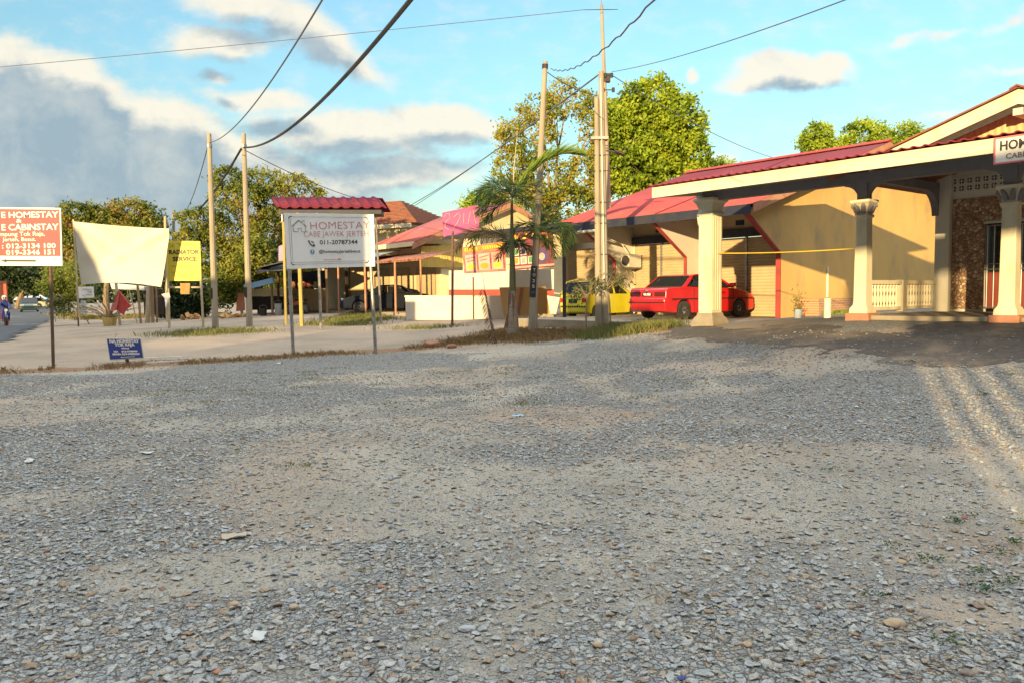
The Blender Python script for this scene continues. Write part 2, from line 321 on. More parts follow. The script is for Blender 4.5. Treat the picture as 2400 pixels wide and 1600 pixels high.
soil = np.clip((fbm(GX*.5+9, GY*.5, 41, 4)-.56)/.1, 0, .7)
for (px, py, rx, ry, k) in ((1330, 975, 1.6, .9, 2.0), (1480, 960, .8, .5, 1.6), (2150, 1450, .6, .5, 1.2), (2360, 1290, .5, .5, 1.6), (60, 1095, .8, .4, 1.4)):
    c = GP(px, py); soil = np.maximum(soil, k*np.exp(-((GX-c.x)/rx)**2-((GY-c.y)/ry)**2)*(.4+fbm(GX*2, GY*2, 51, 3)))
def gmat():
    m = bpy.data.materials.new('gravel lot ground'); m.use_nodes = True; t = m.node_tree; b = t.nodes['Principled BSDF']; b.inputs['Roughness'].default_value = .95; b.inputs['Specular IOR Level'].default_value = .15
    at = N(t, 'ShaderNodeAttribute', attribute_name='mask'); sp = N(t, 'ShaderNodeSeparateColor'); t.links.new(at.outputs['Color'], sp.inputs[0])
    co = N(t, 'ShaderNodeTexCoord')
    def noise(s, d=5, r=.6):
        n = N(t, 'ShaderNodeTexNoise'); n.inputs['Scale'].default_value = s; n.inputs['Detail'].default_value = d; n.inputs['Roughness'].default_value = r; t.links.new(co.outputs['Object'], n.inputs['Vector']); return n
    nS = noise(1.6); nF = noise(60, 6, .75); nM = noise(9, 6, .7)
    sand = mixc(t, maprange(t, nS.outputs['Fac'], .35, .65), (.325, .285, .225), (.275, .245, .195))
    sand = mixc(t, maprange(t, nF.outputs['Fac'], .35, .7), sand, (.42, .385, .32))
    sand = mixc(t, maprange(t, nM.outputs['Fac'], .5, .75, 0, .55), sand, (.20, .175, .135))
    sand = mixc(t, mth(t, 'MULTIPLY', sp.outputs[2], .5), sand, (.36, .24, .15))
    nL = noise(.45, 7, .62); sand = mixc(t, maprange(t, nL.outputs['Fac'], .42, .66, 0, .5), sand, (.19, .165, .13))
    vo = N(t, 'ShaderNodeTexVoronoi'); vo.inputs['Scale'].default_value = 24; t.links.new(co.outputs['Object'], vo.inputs['Vector'])
    vd = N(t, 'ShaderNodeTexVoronoi', feature='DISTANCE_TO_EDGE'); vd.inputs['Scale'].default_value = 24; t.links.new(co.outputs['Object'], vd.inputs['Vector'])
    cr = N(t, 'ShaderNodeValToRGB'); sc_ = N(t, 'ShaderNodeSeparateColor'); t.links.new(vo.outputs['Color'], sc_.inputs[0]); t.links.new(sc_.outputs[0], cr.inputs[0])
    e = cr.color_ramp.elements; e[0].color = (.20, .205, .20, 1); e[1].color = (.42, .38, .31, 1)
    for p_, c in ((.3, (.29, .30, .295)), (.55, (.36, .37, .36)), (.75, (.27, .265, .24)), (.88, (.33, .26, .18))): q = e.new(p_); q.color = (*c, 1)
    st_ = mixc(t, maprange(t, vd.outputs['Distance'], 0, .09), (.16, .15, .13), cr.outputs[0])
    gm = mth(t, 'ADD', sp.outputs[0], mth(t, 'MULTIPLY', mth(t, 'SUBTRACT', nM.outputs['Fac'], .5), .9)); gm = maprange(t, gm, .3, .85)
    col = mixc(t, gm, sand, st_)
    straw = mixc(t, maprange(t, nF.outputs['Fac'], .4, .65), (.20, .105, .06), (.34, .22, .12))
    sm = mth(t, 'ADD', sp.outputs[1], mth(t, 'MULTIPLY', mth(t, 'SUBTRACT', nM.outputs['Fac'], .5), 1.2)); sm = maprange(t, sm, .4, .7)
    col = mixc(t, sm, col, straw); t.links.new(col, b.inputs['Base Color'])
    hgt = mth(t, 'ADD', mth(t, 'MULTIPLY', maprange(t, vd.outputs['Distance'], 0, .14), gm), mth(t, 'MULTIPLY', nF.outputs['Fac'], .5))
    hgt = mth(t, 'ADD', hgt, mth(t, 'MULTIPLY', nM.outputs['Fac'], 1.2))
    bp = N(t, 'ShaderNodeBump'); bp.inputs['Strength'].default_value = .9; bp.inputs['Distance'].default_value = .022; t.links.new(hgt, bp.inputs['Height']); t.links.new(bp.outputs[0], b.inputs['Normal'])
    return m
MT['ground'] = gmat()
gnd = npmesh('ground', GV, GF, MT['ground'], smooth=True); gnd['kind'] = 'structure'
soil = np.where((far & (GY > 15) & (GX < 7)) | ((GX > 4) & (GY > 13)), np.maximum(soil, .9), soil)
cattr(gnd.data, 'mask', [m_gr.ravel(), m_str.ravel(), soil.ravel()])
# ---- loose stones on the lot
def stone_protos():
    col = bpy.data.collections.new('stone_shapes'); out = []
    m = bpy.data.materials.new('crushed stone'); m.use_nodes = True; t = m.node_tree; b = t.nodes['Principled BSDF']; b.inputs['Roughness'].default_value = .88; b.inputs['Specular IOR Level'].default_value = .25
    oi = N(t, 'ShaderNodeObjectInfo'); cr = N(t, 'ShaderNodeValToRGB'); t.links.new(oi.outputs['Random'], cr.inputs[0]); e = cr.color_ramp.elements
    e[0].color = (.27, .28, .285, 1); e[1].color = (.46, .43, .37, 1)
    for p_, c in ((.2, (.36, .375, .38)), (.42, (.43, .445, .44)), (.60, (.48, .485, .46)), (.74, (.39, .375, .33)), (.84, (.40, .35, .28)), (.94, (.35, .26, .18)), (.97, (.26, .18, .14))): q = e.new(p_); q.color = (*c, 1)
    co = N(t, 'ShaderNodeTexCoord'); nn = N(t, 'ShaderNodeTexNoise'); nn.inputs['Scale'].default_value = 2.2; nn.inputs['Detail'].default_value = 8; nn.inputs['Roughness'].default_value = .7; t.links.new(co.outputs['Object'], nn.inputs['Vector'])
    col_ = mixc(t, 1.0, cr.outputs[0], mixc(t, maprange(t, nn.outputs['Fac'], .3, .7), (.72, .72, .72), (1.2, 1.17, 1.1)), 'MULTIPLY'); t.links.new(col_, b.inputs['Base Color'])
    bp = N(t, 'ShaderNodeBump'); bp.inputs['Strength'].default_value = .5; bp.inputs['Distance'].default_value = .12; t.links.new(nn.outputs['Fac'], bp.inputs['Height']); t.links.new(bp.outputs[0], b.inputs['Normal'])
    rr = np.random.default_rng(3)
    for i in range(12):
        bm = bmesh.new(); q = unit(rr.normal(size=(rr.integers(11, 17), 3)))*rr.uniform(.72, 1, size=(1, 1)); q *= np.array([1, rr.uniform(.6, .95), rr.uniform(.3, .5)])
        for p_ in q: bm.verts.new(p_)
        r = bmesh.ops.convex_hull(bm, input=bm.verts); bmesh.ops.delete(bm, geom=[v for v in bm.verts if not v.link_faces], context='VERTS')
        bmesh.ops.bevel(bm, geom=bm.edges[:], offset=.06, segments=1, affect='EDGES')
        me = bpy.data.meshes.new('stone'); bm.to_mesh(me); bm.free(); me.materials.append(m); o = bpy.data.objects.new('stone_%02d' % i, me); col.objects.link(o)
    return col
SCOL = stone_protos()
def scatter(name, X, Y, S, label, dz=.16, zf=None):
    n = len(X); Z = HT(X, Y) + S*dz
    me = bpy.data.meshes.new(name); me.vertices.add(n); me.vertices.foreach_set('co', np.stack([X, Y, Z], 1).astype(np.float32).ravel())
    a = me.attributes.new('scl', 'FLOAT', 'POINT'); a.data.foreach_set('value', S.astype(np.float32))
    a = me.attributes.new('rot', 'FLOAT_VECTOR', 'POINT'); a.data.foreach_set('vector', np.stack([RNG.normal(0, .17, n), RNG.normal(0, .17, n), RNG.uniform(0, 6.28, n)], 1).astype(np.float32).ravel())
    a = me.attributes.new('idx', 'INT', 'POINT'); a.data.foreach_set('value', RNG.integers(0, 12, n).astype(np.int32))
    o = bpy.data.objects.new(name, me); COL.objects.link(o)
    t = bpy.data.node_groups.new(name+'_scatter', 'GeometryNodeTree'); t.interface.new_socket('G', in_out='INPUT', socket_type='NodeSocketGeometry'); t.interface.new_socket('G', in_out='OUTPUT', socket_type='NodeSocketGeometry')
    i_ = N(t, 'NodeGroupInput'); o_ = N(t, 'NodeGroupOutput'); ci = N(t, 'GeometryNodeCollectionInfo'); ci.inputs['Collection'].default_value = SCOL; ci.inputs['Separate Children'].default_value = True; ci.inputs['Reset Children'].default_value = True
    ip = N(t, 'GeometryNodeInstanceOnPoints'); ip.inputs['Pick Instance'].default_value = True
    def na(nm, ty): q = N(t, 'GeometryNodeInputNamedAttribute', data_type=ty); q.inputs[0].default_value = nm; return q.outputs[0]
    t.links.new(i_.outputs[0], ip.inputs['Points']); t.links.new(ci.outputs[0], ip.inputs['Instance']); t.links.new(na('idx', 'INT'), ip.inputs['Instance Index'])
    er = N(t, 'FunctionNodeEulerToRotation'); t.links.new(na('rot', 'FLOAT_VECTOR'), er.inputs[0]); t.links.new(er.outputs[0], ip.inputs['Rotation'])
    t.links.new(na('scl', 'FLOAT'), ip.inputs['Scale']); t.links.new(ip.outputs[0], o_.inputs[0])
    md = o.modifiers.new('scatter', 'NODES'); md.node_group = t
    tag(o, label, 'gravel', kind='stuff'); return o
def sample(y0, y1, dens_, smin, smax, floor=.06, power=2.2):
    a = (y1+y0)/2*.72+1.5; n = int(2*a*(y1-y0)*dens_); X = RNG.uniform(-a, a, n); Y = RNG.uniform(y0, y1, n)
    keep = (np.abs(X) < Y*.70+.6); X = X[keep]; Y = Y[keep]; g = gmask(X, Y); d, s = dstrip(X, Y)
    keep = (RNG.uniform(size=len(X)) < np.clip(g*1.0+floor, 0, 1)) & ~((s > 0) & (X < 6) & (Y > 15)); X = X[keep]; Y = Y[keep]
    S = smin+(smax-smin)*RNG.uniform(size=len(X))**power; return X, Y, S
parts = [sample(2.4, 6, 950, .009, .042, .30, 2.6), sample(6, 10, 760, .011, .040, .30, 2.3), sample(10, 16, 460, .014, .038, .3), sample(16, 24, 120, .014, .03, .25), sample(2.4, 7, 2600, .004, .010, .8, 1), sample(7, 12, 900, .006, .012, .8, 1)]
X = np.concatenate([p_[0] for p_ in parts]); Y = np.concatenate([p_[1] for p_ in parts]); S = np.concatenate([p_[2] for p_ in parts])
def inpoly(X, Y, pts):
    ins = np.zeros(X.shape, bool); n = len(pts)
    for i in range(n):
        (x1, y1), (x2, y2) = pts[i], pts[(i+1) % n]; c = ((y1 > Y) != (y2 > Y)); ins ^= c & (X < (x2-x1)*(Y-y1)/((y2-y1) if y2 != y1 else 1e-9)+x1)
    return ins
DP = [(p_.x, p_.y) for p_ in (GP(*q) for q in ((1560, 786), (1700, 800), (1853, 812), (1980, 826), (2093, 838), (2195, 850), (2300, 862)))]+[(8.6, 11.0), (13, 9), (14, 12), (9.6, 17.5), (9.6, 22.5), (7.2, 23.0), (4.3, 21.6)]
inhouse = (((X-7.38)*.78+(Y-16.5)*.625 > -1.0) & (X > 4.5)) | (inpoly(X, Y, DP) & (RNG.uniform(size=len(X)) < .86))
X, Y, S = X[~inhouse], Y[~inhouse], S[~inhouse]
scatter('gravel_stones', X, Y, S, 'crushed grey and tan stones spread over the open lot')
# single larger rocks one can pick out
MT['rock_tan'] = mat('tan rock', (.40, .29, .17), (.30, .22, .15), .9, 6, .5, 20)
MT['rock_grey'] = mat('grey rock', (.36, .37, .36), (.27, .28, .28), .9, 6, .5, 20)
MT['rock_rust'] = mat('rust rock', (.36, .17, .09), (.28, .14, .09), .9, 6, .5, 20)
def rock(px, py, w, m, label, flat=.6):
    p_ = GP(px, py); rr = np.random.default_rng(int(px*7+py)); q = unit(rr.normal(size=(26, 3)))*np.array([1, .8, flat])*w/2
    bm = bmesh.new(); [bm.verts.new(v) for v in q]; bmesh.ops.convex_hull(bm, input=bm.verts); bmesh.ops.delete(bm, geom=[v for v in bm.verts if not v.link_faces], context='VERTS')
    bmesh.ops.bevel(bm, geom=bm.edges[:], offset=w*.025, segments=1, affect='EDGES')
    me = bpy.data.meshes.new('rock'); bm.to_mesh(me); bm.free(); me.materials.append(m); o = bpy.data.objects.new('rock', me); COL.objects.link(o); o.location = (p_.x, p_.y, p_.z+w*flat*.22); tag(o, label, 'rock', 'single rocks on the gravel'); return o
rock(1095, 1475, .095, MT['rock_grey'], 'largest flat pale grey stone at the near centre left', .35)
rock(548, 1422, .075, MT['rock_tan'], 'tan rock with dark shaded side left of the big flat stone')
rock(690, 1426, .06, MT['rock_tan'], 'brownish tan rock on the edge of the sandy patch')
rock(893, 1377, .05, MT['rock_rust'], 'small orange brown rock beyond the sandy patch')
rock(508, 1576, .05, MT['rock_rust'], 'flat reddish rock at the bottom edge left of centre', .4)
rock(1400, 1515, .055, MT['rock_tan'], 'orange tan rock low at the bottom centre')
rock(1752, 1513, .05, MT['rock_tan'], 'brown rock at the bottom right of centre')
rock(2115, 1320, .075, MT['rock_tan'], 'pale tan rock by the green weeds on the right', .5)
rock(2095, 1465, .12, MT['rock_tan'], 'long buff slab stone at lower right', .4)
rock(1843, 1340, .06, MT['rock_grey'], 'round grey stone right of centre')
rock(1576, 1455, .05, MT['rock_grey'], 'round whitish stone near the lower middle')
rock(1330, 1243, .075, MT['rock_grey'], 'flat grey stone half sunk in the sandy patch', .25)
for i, (px, py, w) in enumerate(((1015, 812, .5), (1058, 815, .3))):
    rock(px, py, w, MT['rock_rust'], ('wide rusty rubble lump on the dry grass strip', 'small tan rubble block beside the rusty lump')[i], .55)
# ---- sheets: road, driveway
def sheet(name, poly, step, dz, m, label=None, rough=.25):
    pts = np.array([(p_.x, p_.y) for p_ in poly]); lo = pts.min(0)-.5; hi = pts.max(0)+.5
    ax = np.arange(lo[0], hi[0], step); ay = np.arange(lo[1], hi[1], step); X, Y = np.meshgrid(ax, ay); Z = HT(X, Y)+dz
    cx, cy = (X[:-1, :-1]+step/2), (Y[:-1, :-1]+step/2); wx = cx+(fbm(cx*1.7, cy*1.7, 61)-.5)*rough*3; wy = cy+(fbm(cx*1.7+40, cy*1.7, 62)-.5)*rough*3
    ins = np.zeros(cx.shape, bool); n = len(pts)
    for i in range(n):
        x1, y1 = pts[i]; x2, y2 = pts[(i+1) % n]; c = ((y1 > wy) != (y2 > wy)); xi = (x2-x1)*(wy-y1)/((y2-y1) if y2 != y1 else 1e-9)+x1; ins ^= c & (wx < xi)
    k = np.arange(X.size).reshape(X.shape); q = np.stack([k[:-1, :-1][ins], k[:-1, 1:][ins], k[1:, 1:][ins], k[1:, :-1][ins]], 1)
    used = np.unique(q); mp = -np.ones(X.size, int); mp[used] = np.arange(len(used)); V = np.stack([X.ravel(), Y.ravel(), Z.ravel()], 1)[used]
    o = npmesh(name, V, mp[q], m, smooth=True); o['kind'] = 'structure'; return o
MT['asphalt'] = mat('road asphalt', (.085, .09, .095), (.065, .07, .075), .9, 6, .4, 80, dirt=(.2, .18, .14), dscale=.4, damt=.35)
MT['drive'] = mat('worn driveway asphalt', (.115, .095, .075), (.075, .066, .056), .92, 9, .6, 60, dirt=(.30, .22, .14), dscale=.9, damt=.8)
dp = [GP(*p) for p in ((1560, 786), (1700, 800), (1853, 812), (1980, 826), (2093, 838), (2195, 850), (2300, 862))]+[Vector((8.6, 11.0, 0)), Vector((13, 9, 0)), Vector((14, 10, 0))]+[GP(*p) for p in ((2420, 772), (2300, 763), (2150, 758), (2000, 758), (1850, 763), (1700, 768), (1580, 766))]
sheet('driveway', dp, .07, .006, MT['drive'], rough=.5)
rp = [Vector((-60, 6, 0)), Vector((-9.2, 6, 0)), Vector((-10.2, 10, 0)), GP(-150, 830), GP(60, 778), GP(108, 752), Vector((-31.5, 53, 0)), Vector((-36, 62, 0)), Vector((-50, 86, 0)), Vector((-110, 190, 0)), Vector((-200, 190, 0))]
sheet('road', [Vector((-90, 5, 0)), Vector((-17, 5, 0)), Vector((-16.5, 22, 0)), GP(0, 803), GP(60, 776), GP(110, 751), Vector((-32, 55, 0)), Vector((-41, 70, 0)), Vector((-52, 92, 0)), Vector((-88, 150, 0)), Vector((-120, 205, 0)), Vector((-215, 205, 0))], .5, .02, MT['asphalt'], rough=.4)
# ---- grasses
def blades(name, pos, hmin, hmax, m, label, cat, wd=.008, lean=.5, kind='stuff', parent=None, rbias=0.):
    n = len(pos); h = RNG.uniform(hmin, hmax, n); a = RNG.uniform(0, 6.28, n); l = RNG.uniform(.1, lean, n)*h
    tip = pos+np.stack([np.cos(a)*l, np.sin(a)*l, h], 1); mid = pos+np.stack([np.cos(a)*l*.3, np.sin(a)*l*.3, h*.55], 1); b = RNG.uniform(0, 6.28, n); w = np.stack([np.cos(b), np.sin(b), 0*b], 1)*wd
    V = np.stack([pos-w, pos+w, mid+w*.8, tip, mid-w*.8], 1).reshape(-1, 3); k = np.arange(n)*5
    o = npmesh(name, V, np.stack([k, k+1, k+2, k+3, k+4], 1), m, parent, np.clip(RNG.uniform(size=n)+rbias, 0, 1))
    if label: tag(o, label, cat, kind=kind)
    return o
MT['drygrass'] = leafmat('dry grass', [(.22, .10, .05), (.34, .20, .09), (.30, .24, .12), (.20, .17, .06)], .2)
MT['grass'] = leafmat('roadside grass', [(.10, .14, .03), (.16, .20, .05), (.24, .24, .08), (.30, .24, .11)], .25)
MT['weed'] = leafmat('weed', [(.03, .08, .02), (.05, .12, .03), (.08, .15, .04)], .25)
pts = []
for a, b in zip(STRIP[:-1], STRIP[1:]):
    L = (b-a).length; n = int(L*520); t = RNG.uniform(size=n); o = RNG.normal(0, .33, n); d = Vector((b.y-a.y, a.x-b.x, 0)).normalized()
    pts.append(np.stack([a.x+(b.x-a.x)*t+d.x*o, a.y+(b.y-a.y)*t+d.y*o], 1))
q = np.concatenate(pts); q = q[fbm(q[:, 0]*1.1, q[:, 1]*1.1, 77) > .42]; q = np.c_[q, HT(q[:, 0], q[:, 1])]
blades('dry_grass', q, .03, .13, MT['drygrass'], 'reddish dry grass strip along the edge of the gravel lot', 'grass', .007, 1.2)
def patch(pxs, n, sx_, sy_):
    o = []
    for px, py in pxs:
        c = GP(px, py); o.append(np.stack([c.x+RNG.normal(0, sx_, n), c.y+RNG.normal(0, sy_, n)], 1))
    q = np.concatenate(o); return np.c_[q, HT(q[:, 0], q[:, 1])]
blades('tall_grass', patch([(1415, 790), (1445, 785), (1470, 780), (1500, 778), (1530, 774), (1560, 768), (1430, 776), (1395, 788), (1480, 772), (1520, 767)], 800, .3, .3), .06, .27, MT['grass'], 'tall green grass around the foot of the twin poles and along the kerb', 'grass', .007, .6)
q = patch([(1160, 792), (1230, 786), (1290, 780), (1340, 782), (1380, 785), (1190, 778), (1260, 795), (1110, 798)], 1600, .55, .4)
blades('dead_grass', q, .04, .16, MT['drygrass'], 'brown dead grass and litter under the palms', 'grass', .007, 1.3)
blades('verge_grass', patch([(470, 782), (520, 778), (560, 778), (430, 786), (800, 757), (840, 753), (870, 750), (770, 762), (1000, 770), (820, 762)], 700, .7, .35), .04, .2, MT['grass'], 'thin grass patches on the sandy verge behind the signs', 'grass', .008, .9)
wd = [(2265, 1210), (2245, 1225), (2380, 1275), (2350, 1300), (2290, 1345), (2205, 1318), (2160, 1315), (2310, 1385), (2365, 1370), (2225, 1508), (2370, 880), (2310, 840), (2140, 850), (1560, 1080), (2400, 1230), (1945, 1105), (2060, 1400), (2090, 1285)]
V_, rn = [], []
for px, py in wd:
    c = GP(px, py); n = int(RNG.integers(30, 95)); a = RNG.uniform(0, 6.28, n); r = RNG.uniform(0, .07, n); V_.append(np.stack([c.x+np.cos(a)*r*1.4, c.y+np.sin(a)*r, HT(c.x, c.y)[0]+.012+RNG.uniform(0, .03, n)], 1))
V_ = np.concatenate(V_); o = leaves('ground_weeds', V_, np.c_[RNG.normal(size=(len(V_), 2)), RNG.uniform(0, .7, len(V_))], RNG.uniform(.010, .024, len(V_)), .009, MT['weed'], None, RNG.uniform(size=len(V_))); tag(o, 'low dark green weeds in scattered tufts between the stones', 'weeds', kind='stuff')
gg = [(x, y) for x, y in zip(RNG.uniform(300, 1300, 26), RNG.uniform(855, 960, 26))]+[(1000, 800), (1180, 875), (770, 890), (560, 915), (700, 1090), (1270, 945), (1560, 890), (1730, 1010), (1500, 930), (1620, 900), (1835, 915)]
blades('sparse_grass', patch(gg, 90, .16, .1), .01, .04, MT['grass'], 'sparse short grass tufts growing through the gravel', 'grass', .004, 1.4)
blades('straw_litter', patch([(1810, 1550), (1890, 1580), (2170, 1560), (2110, 1465), (1600, 1400), (1700, 1520), (1480, 1320)], 60, .1, .06), .01, .03, MT['drygrass'], 'dry straw stalks lying among the near stones', 'straw', .0015, 6)
def scrap(px, py, w, h, m, label, name='paper_scrap', cat='litter'):
    p_ = GP(px, py); mb = MB(); rr = random.Random(int(px)); k = 5
    vs = [(w*(i/(k-1)-.5)+rr.uniform(-.1, .1)*w, h*(j/2-.5)+rr.uniform(-.12, .12)*h, .012+rr.uniform(0, .25)*h) for j in range(3) for i in range(k)]
    mb.add(vs, [(j*k+i, j*k+i+1, (j+1)*k+i+1, (j+1)*k+i) for j in range(2) for i in range(k-1)]); o = mb.build(name, m, loc=(p_.x, p_.y, p_.z)); o.rotation_euler = (0, 0, rr.uniform(0, 3)); s = o.modifiers.new('s', 'SOLIDIFY'); s.thickness = .002
    tag(o, label, cat, 'litter on the gravel'); return o
MT['litter_white'] = mat('litter white', (.5, .5, .47)); MT['litter_blue'] = mat('litter blue', (.25, .5, .65)); MT['litter_red'] = mat('litter red', (.6, .06, .08)); MT['litter_tan'] = mat('litter card', (.42, .34, .25)); MT['litter_navy'] = mat('litter navy', (.03, .05, .25))
scrap(1213, 976, .14, .07, MT['litter_blue'], 'pale blue plastic scrap in the middle of the lot')
scrap(345, 1063, .14, .06, MT['litter_white'], 'lilac white crumpled wrapper left of the sandy patch')
scrap(70, 1083, .14, .07, MT['litter_white'], 'white crumpled paper at the far left of the lot')
scrap(548, 1262, .17, .08, MT['litter_tan'], 'brown torn cardboard piece on the sandy patch')
scrap(2262, 1214, .035, .03, MT['litter_red'], 'small bright red wrapper on the green weeds')
scrap(605, 1497, .09, .06, MT['litter_white'], 'translucent white plastic bag scrap among near stones')
scrap(1598, 1594, .035, .02, MT['litter_navy'], 'navy blue wrapper at the bottom edge')
scrap(1228, 1412, .02, .012, MT['litter_navy'], 'tiny blue bottle cap in the near gravel')
scrap(2008, 954, .1, .04, MT['litter_white'], 'white flat scrap on the right of the lot')
scrap(1658, 1295, .05, .03, MT['litter_white'], 'white chip of plastic right of centre')
scrap(655, 852, .22, .1, MT['litter_white'], 'white rag on the dry grass strip under the board')
# ------------------------------------------------------------------ building helpers
ANG = math.atan2(-.78, .625)
def roofsheet(name, m, parent, o, a, La, b, pitch, amp, th=.012, nb=2, steps=0, per=8):
    o = Vector(o); a = Vector(a).normalized(); b = Vector(b); nrm = a.cross(b).normalized(); nrm = nrm if nrm.z > 0 else -nrm
    n = int(La/pitch*per)+1; V = []; rows = max(nb, steps*2 if steps else nb)
    ts = [i/(rows-1) for i in range(rows)] if not steps else sorted([k/steps for k in range(steps)]+[(k+1)/steps-.0005 for k in range(steps)])
    for j, t in enumerate(ts):
        up = (.018*(1-(j % 2)) if steps else 0)
        for i in range(n):
            x = La*i/(n-1); c = math.sin(2*math.pi*x/pitch); V.append(o+a*x+b*t+nrm*(amp*(c if c > -.2 else -.2-.3*(c+.2)*0)+up))
    k = len(ts); Fq = [(j*n+i, j*n+i+1, (j+1)*n+i+1, (j+1)*n+i) for j in range(k-1) for i in range(n-1)]
    ob = npmesh(name, [tuple(v) for v in V], Fq, m, parent, smooth=True); s = ob.modifiers.new('s', 'SOLIDIFY'); s.thickness = th; s.offset = 0; return ob
def corr(name, m, parent, poly, o, a, nrm, pitch=.12, amp=.012):
    """vertical-ribbed cladding filling poly (s,z) by clipping heights per rib"""
    o = Vector(o); a = Vector(a); nrm = Vector(nrm); smin = min(p[0] for p in poly); smax = max(p[0] for p in poly); n = int((smax-smin)/pitch*4); V = []; Fq = []
    def span(s):
        zs = []
        for (x1, z1), (x2, z2) in zip(poly, poly[1:]+poly[:1]):
            if (x1-s)*(x2-s) <= 0 and x1 != x2: zs.append(z1+(z2-z1)*(s-x1)/(x2-x1))
        return (min(zs), max(zs)) if zs else (0, 0)
    for i in range(n+1):
        s = smin+(smax-smin)*min(max(i/n, 1e-4), 1-1e-4); lo, hi = span(s); d = nrm*(amp if i % 4 in (1, 2) else 0)
        V += [tuple(o+a*s+d+Vector((0, 0, lo))), tuple(o+a*s+d+Vector((0, 0, hi)))]
    Fq = [(2*i, 2*i+2, 2*i+3, 2*i+1) for i in range(n)]; return npmesh(name, V, Fq, m, parent)
def shutter(parent, x0, x1, y, z0, z1, m, pitch=.1):
    n = int((z1-z0)/pitch); V = []
    for k in range(n+1):
        z = z0+(z1-z0)*k/n
        for dz, dy in ((0, .012), (.10, -.035), (.55, -.035)):
            zz = min(z+dz*(z1-z0)/n, z1); V += [(x0, y+dy, zz), (x1, y+dy, zz)]
    r = len(V)//2; return npmesh('roller_shutter', V, [(2*i, 2*i+1, 2*i+3, 2*i+2) for i in range(r-1)], m, parent)
MT['shutter'] = mat('shutter beige', (.50, .39, .23), (.44, .34, .20), .6, 3, .1, 30, dirt=(.36, .28, .18), dscale=1.4, damt=.4)
MT['tile_deep'] = mat('magenta roof tile', (.16, .026, .05), (.12, .022, .04), .85, 5, .15, 40, spec=.1, dirt=(.2, .1, .09), dscale=1.5, damt=.4)
MT['tile_dark'] = mat('dark pink roof tile', (.25, .04, .07), (.19, .035, .055), .85, 5, .15, 40, spec=.1, dirt=(.25, .12, .1), dscale=1.5, damt=.4)
# ------------------------------------------------------------------ the homestay house with its porch
B0 = Vector((7.38, 16.5, 0)); hs = thing('homestay_house', 'cream single storey house with pillared porch, pebble tiled front and gabled roof on the right', 'house', B0, ANG)
MB().box(-.12, 7.5, -.12, 3.5, .55, 1.06).build('porch_floor', MT['concrete2'], hs, bevel=.02)
def column(s, w, z0, name='porch_column'):
    c = MB(); c.lathe([(.20, z0+.10), (.19, z0+.20), (.145, z0+.27), (.135, z0+.34), (.12, 3.08), (.15, 3.10), (.15, 3.14), (.12, 3.16), (.125, 3.24), (.17, 3.36), (.21, 3.40), (.21, 3.45)], s, w, sq=True)
    o = c.build(name, MT['paint_cream'], hs, bevel=.01)
    MB().lathe([(.25, z0-.35), (.25, z0+.10)], s, w, sq=True).build('plinth', MT['brick'], o, bevel=.01)
    cp = MB()
    for k in range(8):
        w_ = 2*math.pi*(k+.5)/8; cp.tube([(s+math.cos(w_)*.13, w+math.sin(w_)*.13, 3.18), (s+math.cos(w_)*.19, w+math.sin(w_)*.19, 3.30), (s+math.cos(w_)*.245, w+math.sin(w_)*.245, 3.345), (s+math.cos(w_)*.24, w+math.sin(w_)*.24, 3.30)], [.05, .045, .035, .02], 6)
    cp.build('capital', MT['grey_shaded'], o, smooth=True)  # capital leaves darkened to carry the shade under the canopy
    st = MB().box(s-.105, s+.105, w-.105, w+.105, 3.45, 3.80)
    for sg in (-1, 1):
        pl = [(.1, 3.80), (.1, 3.46)]+[(.1+.30*(1-math.cos(a)), 3.46+.30*math.sin(a)) for a in np.linspace(.15, 1.5, 7)]+[(.46, 3.80)]
        st.prism([(sg*p_, q_) for p_, q_ in pl], (s, w-.07, 0), (1, 0, 0), (0, 0, 1), (0, .14, 0))
    st.build('bracket', MT['grey_shaded'], o)
for s in (0, 2.75, 5.5): column(s, 0, 1.0)
# stout fluted corner column A
A_ = MB(); sA = -3.9
A_.lathe([(.20, 1.03), (.20, 3.50)], sA, 0, sq=True)
for k in (-1.5, -.5, .5, 1.5):
    for sx_, sy_ in ((0, -1), (0, 1), (1, 0), (-1, 0)):
        if sx_ == 0: A_.box(sA+k*.09-.03, sA+k*.09+.03, sy_*.2-.014, sy_*.2+.014, 1.12, 3.42)
        else: A_.box(sA+sx_*.2-.014, sA+sx_*.2+.014, k*.09-.03, k*.09+.03, 1.12, 3.42)
cA = A_.build('corner_column', MT['paint_cream'], hs, bevel=.006)
MB().lathe([(.33, .62), (.33, .84), (.315, .86), (.29, .92), (.235, 1.00), (.23, 1.06)], sA, 0, sq=True).build('plinth', MT['concrete2'], cA, bevel=.015)
MB().lathe([(.235, 3.46), (.235, 3.52), (.205, 3.55), (.21, 3.62), (.25, 3.74), (.31, 3.80), (.31, 3.87)], sA, 0, sq=True).build('capital', MT['paint_cream'], cA, bevel=.012)
lt = MB(); lx, ly = sA-.30, -.02
lt.tube([(sA-.19, ly, 3.18), (sA-.26, ly, 3.12), (lx, ly, 3.20)], .015, 6); lt.lathe([(.03, 3.20), (.06, 3.24), (.055, 3.26)], lx, ly, 8); lt.lathe([(.085, 3.47), (.05, 3.52), (.012, 3.56)], lx, ly, 8)
for k in range(6): a = k*math.pi/3; lt.tube([(lx+.055*math.cos(a), ly+.055*math.sin(a), 3.25), (lx+.085*math.cos(a), ly+.085*math.sin(a), 3.47)], .006, 4)
MT['brass'] = mat('aged brass', (.38, .26, .12), (.25, .17, .09), .5, 10, metal=.5); MT['milk'] = mat('lantern glass', (.7, .66, .55), rough=.3)
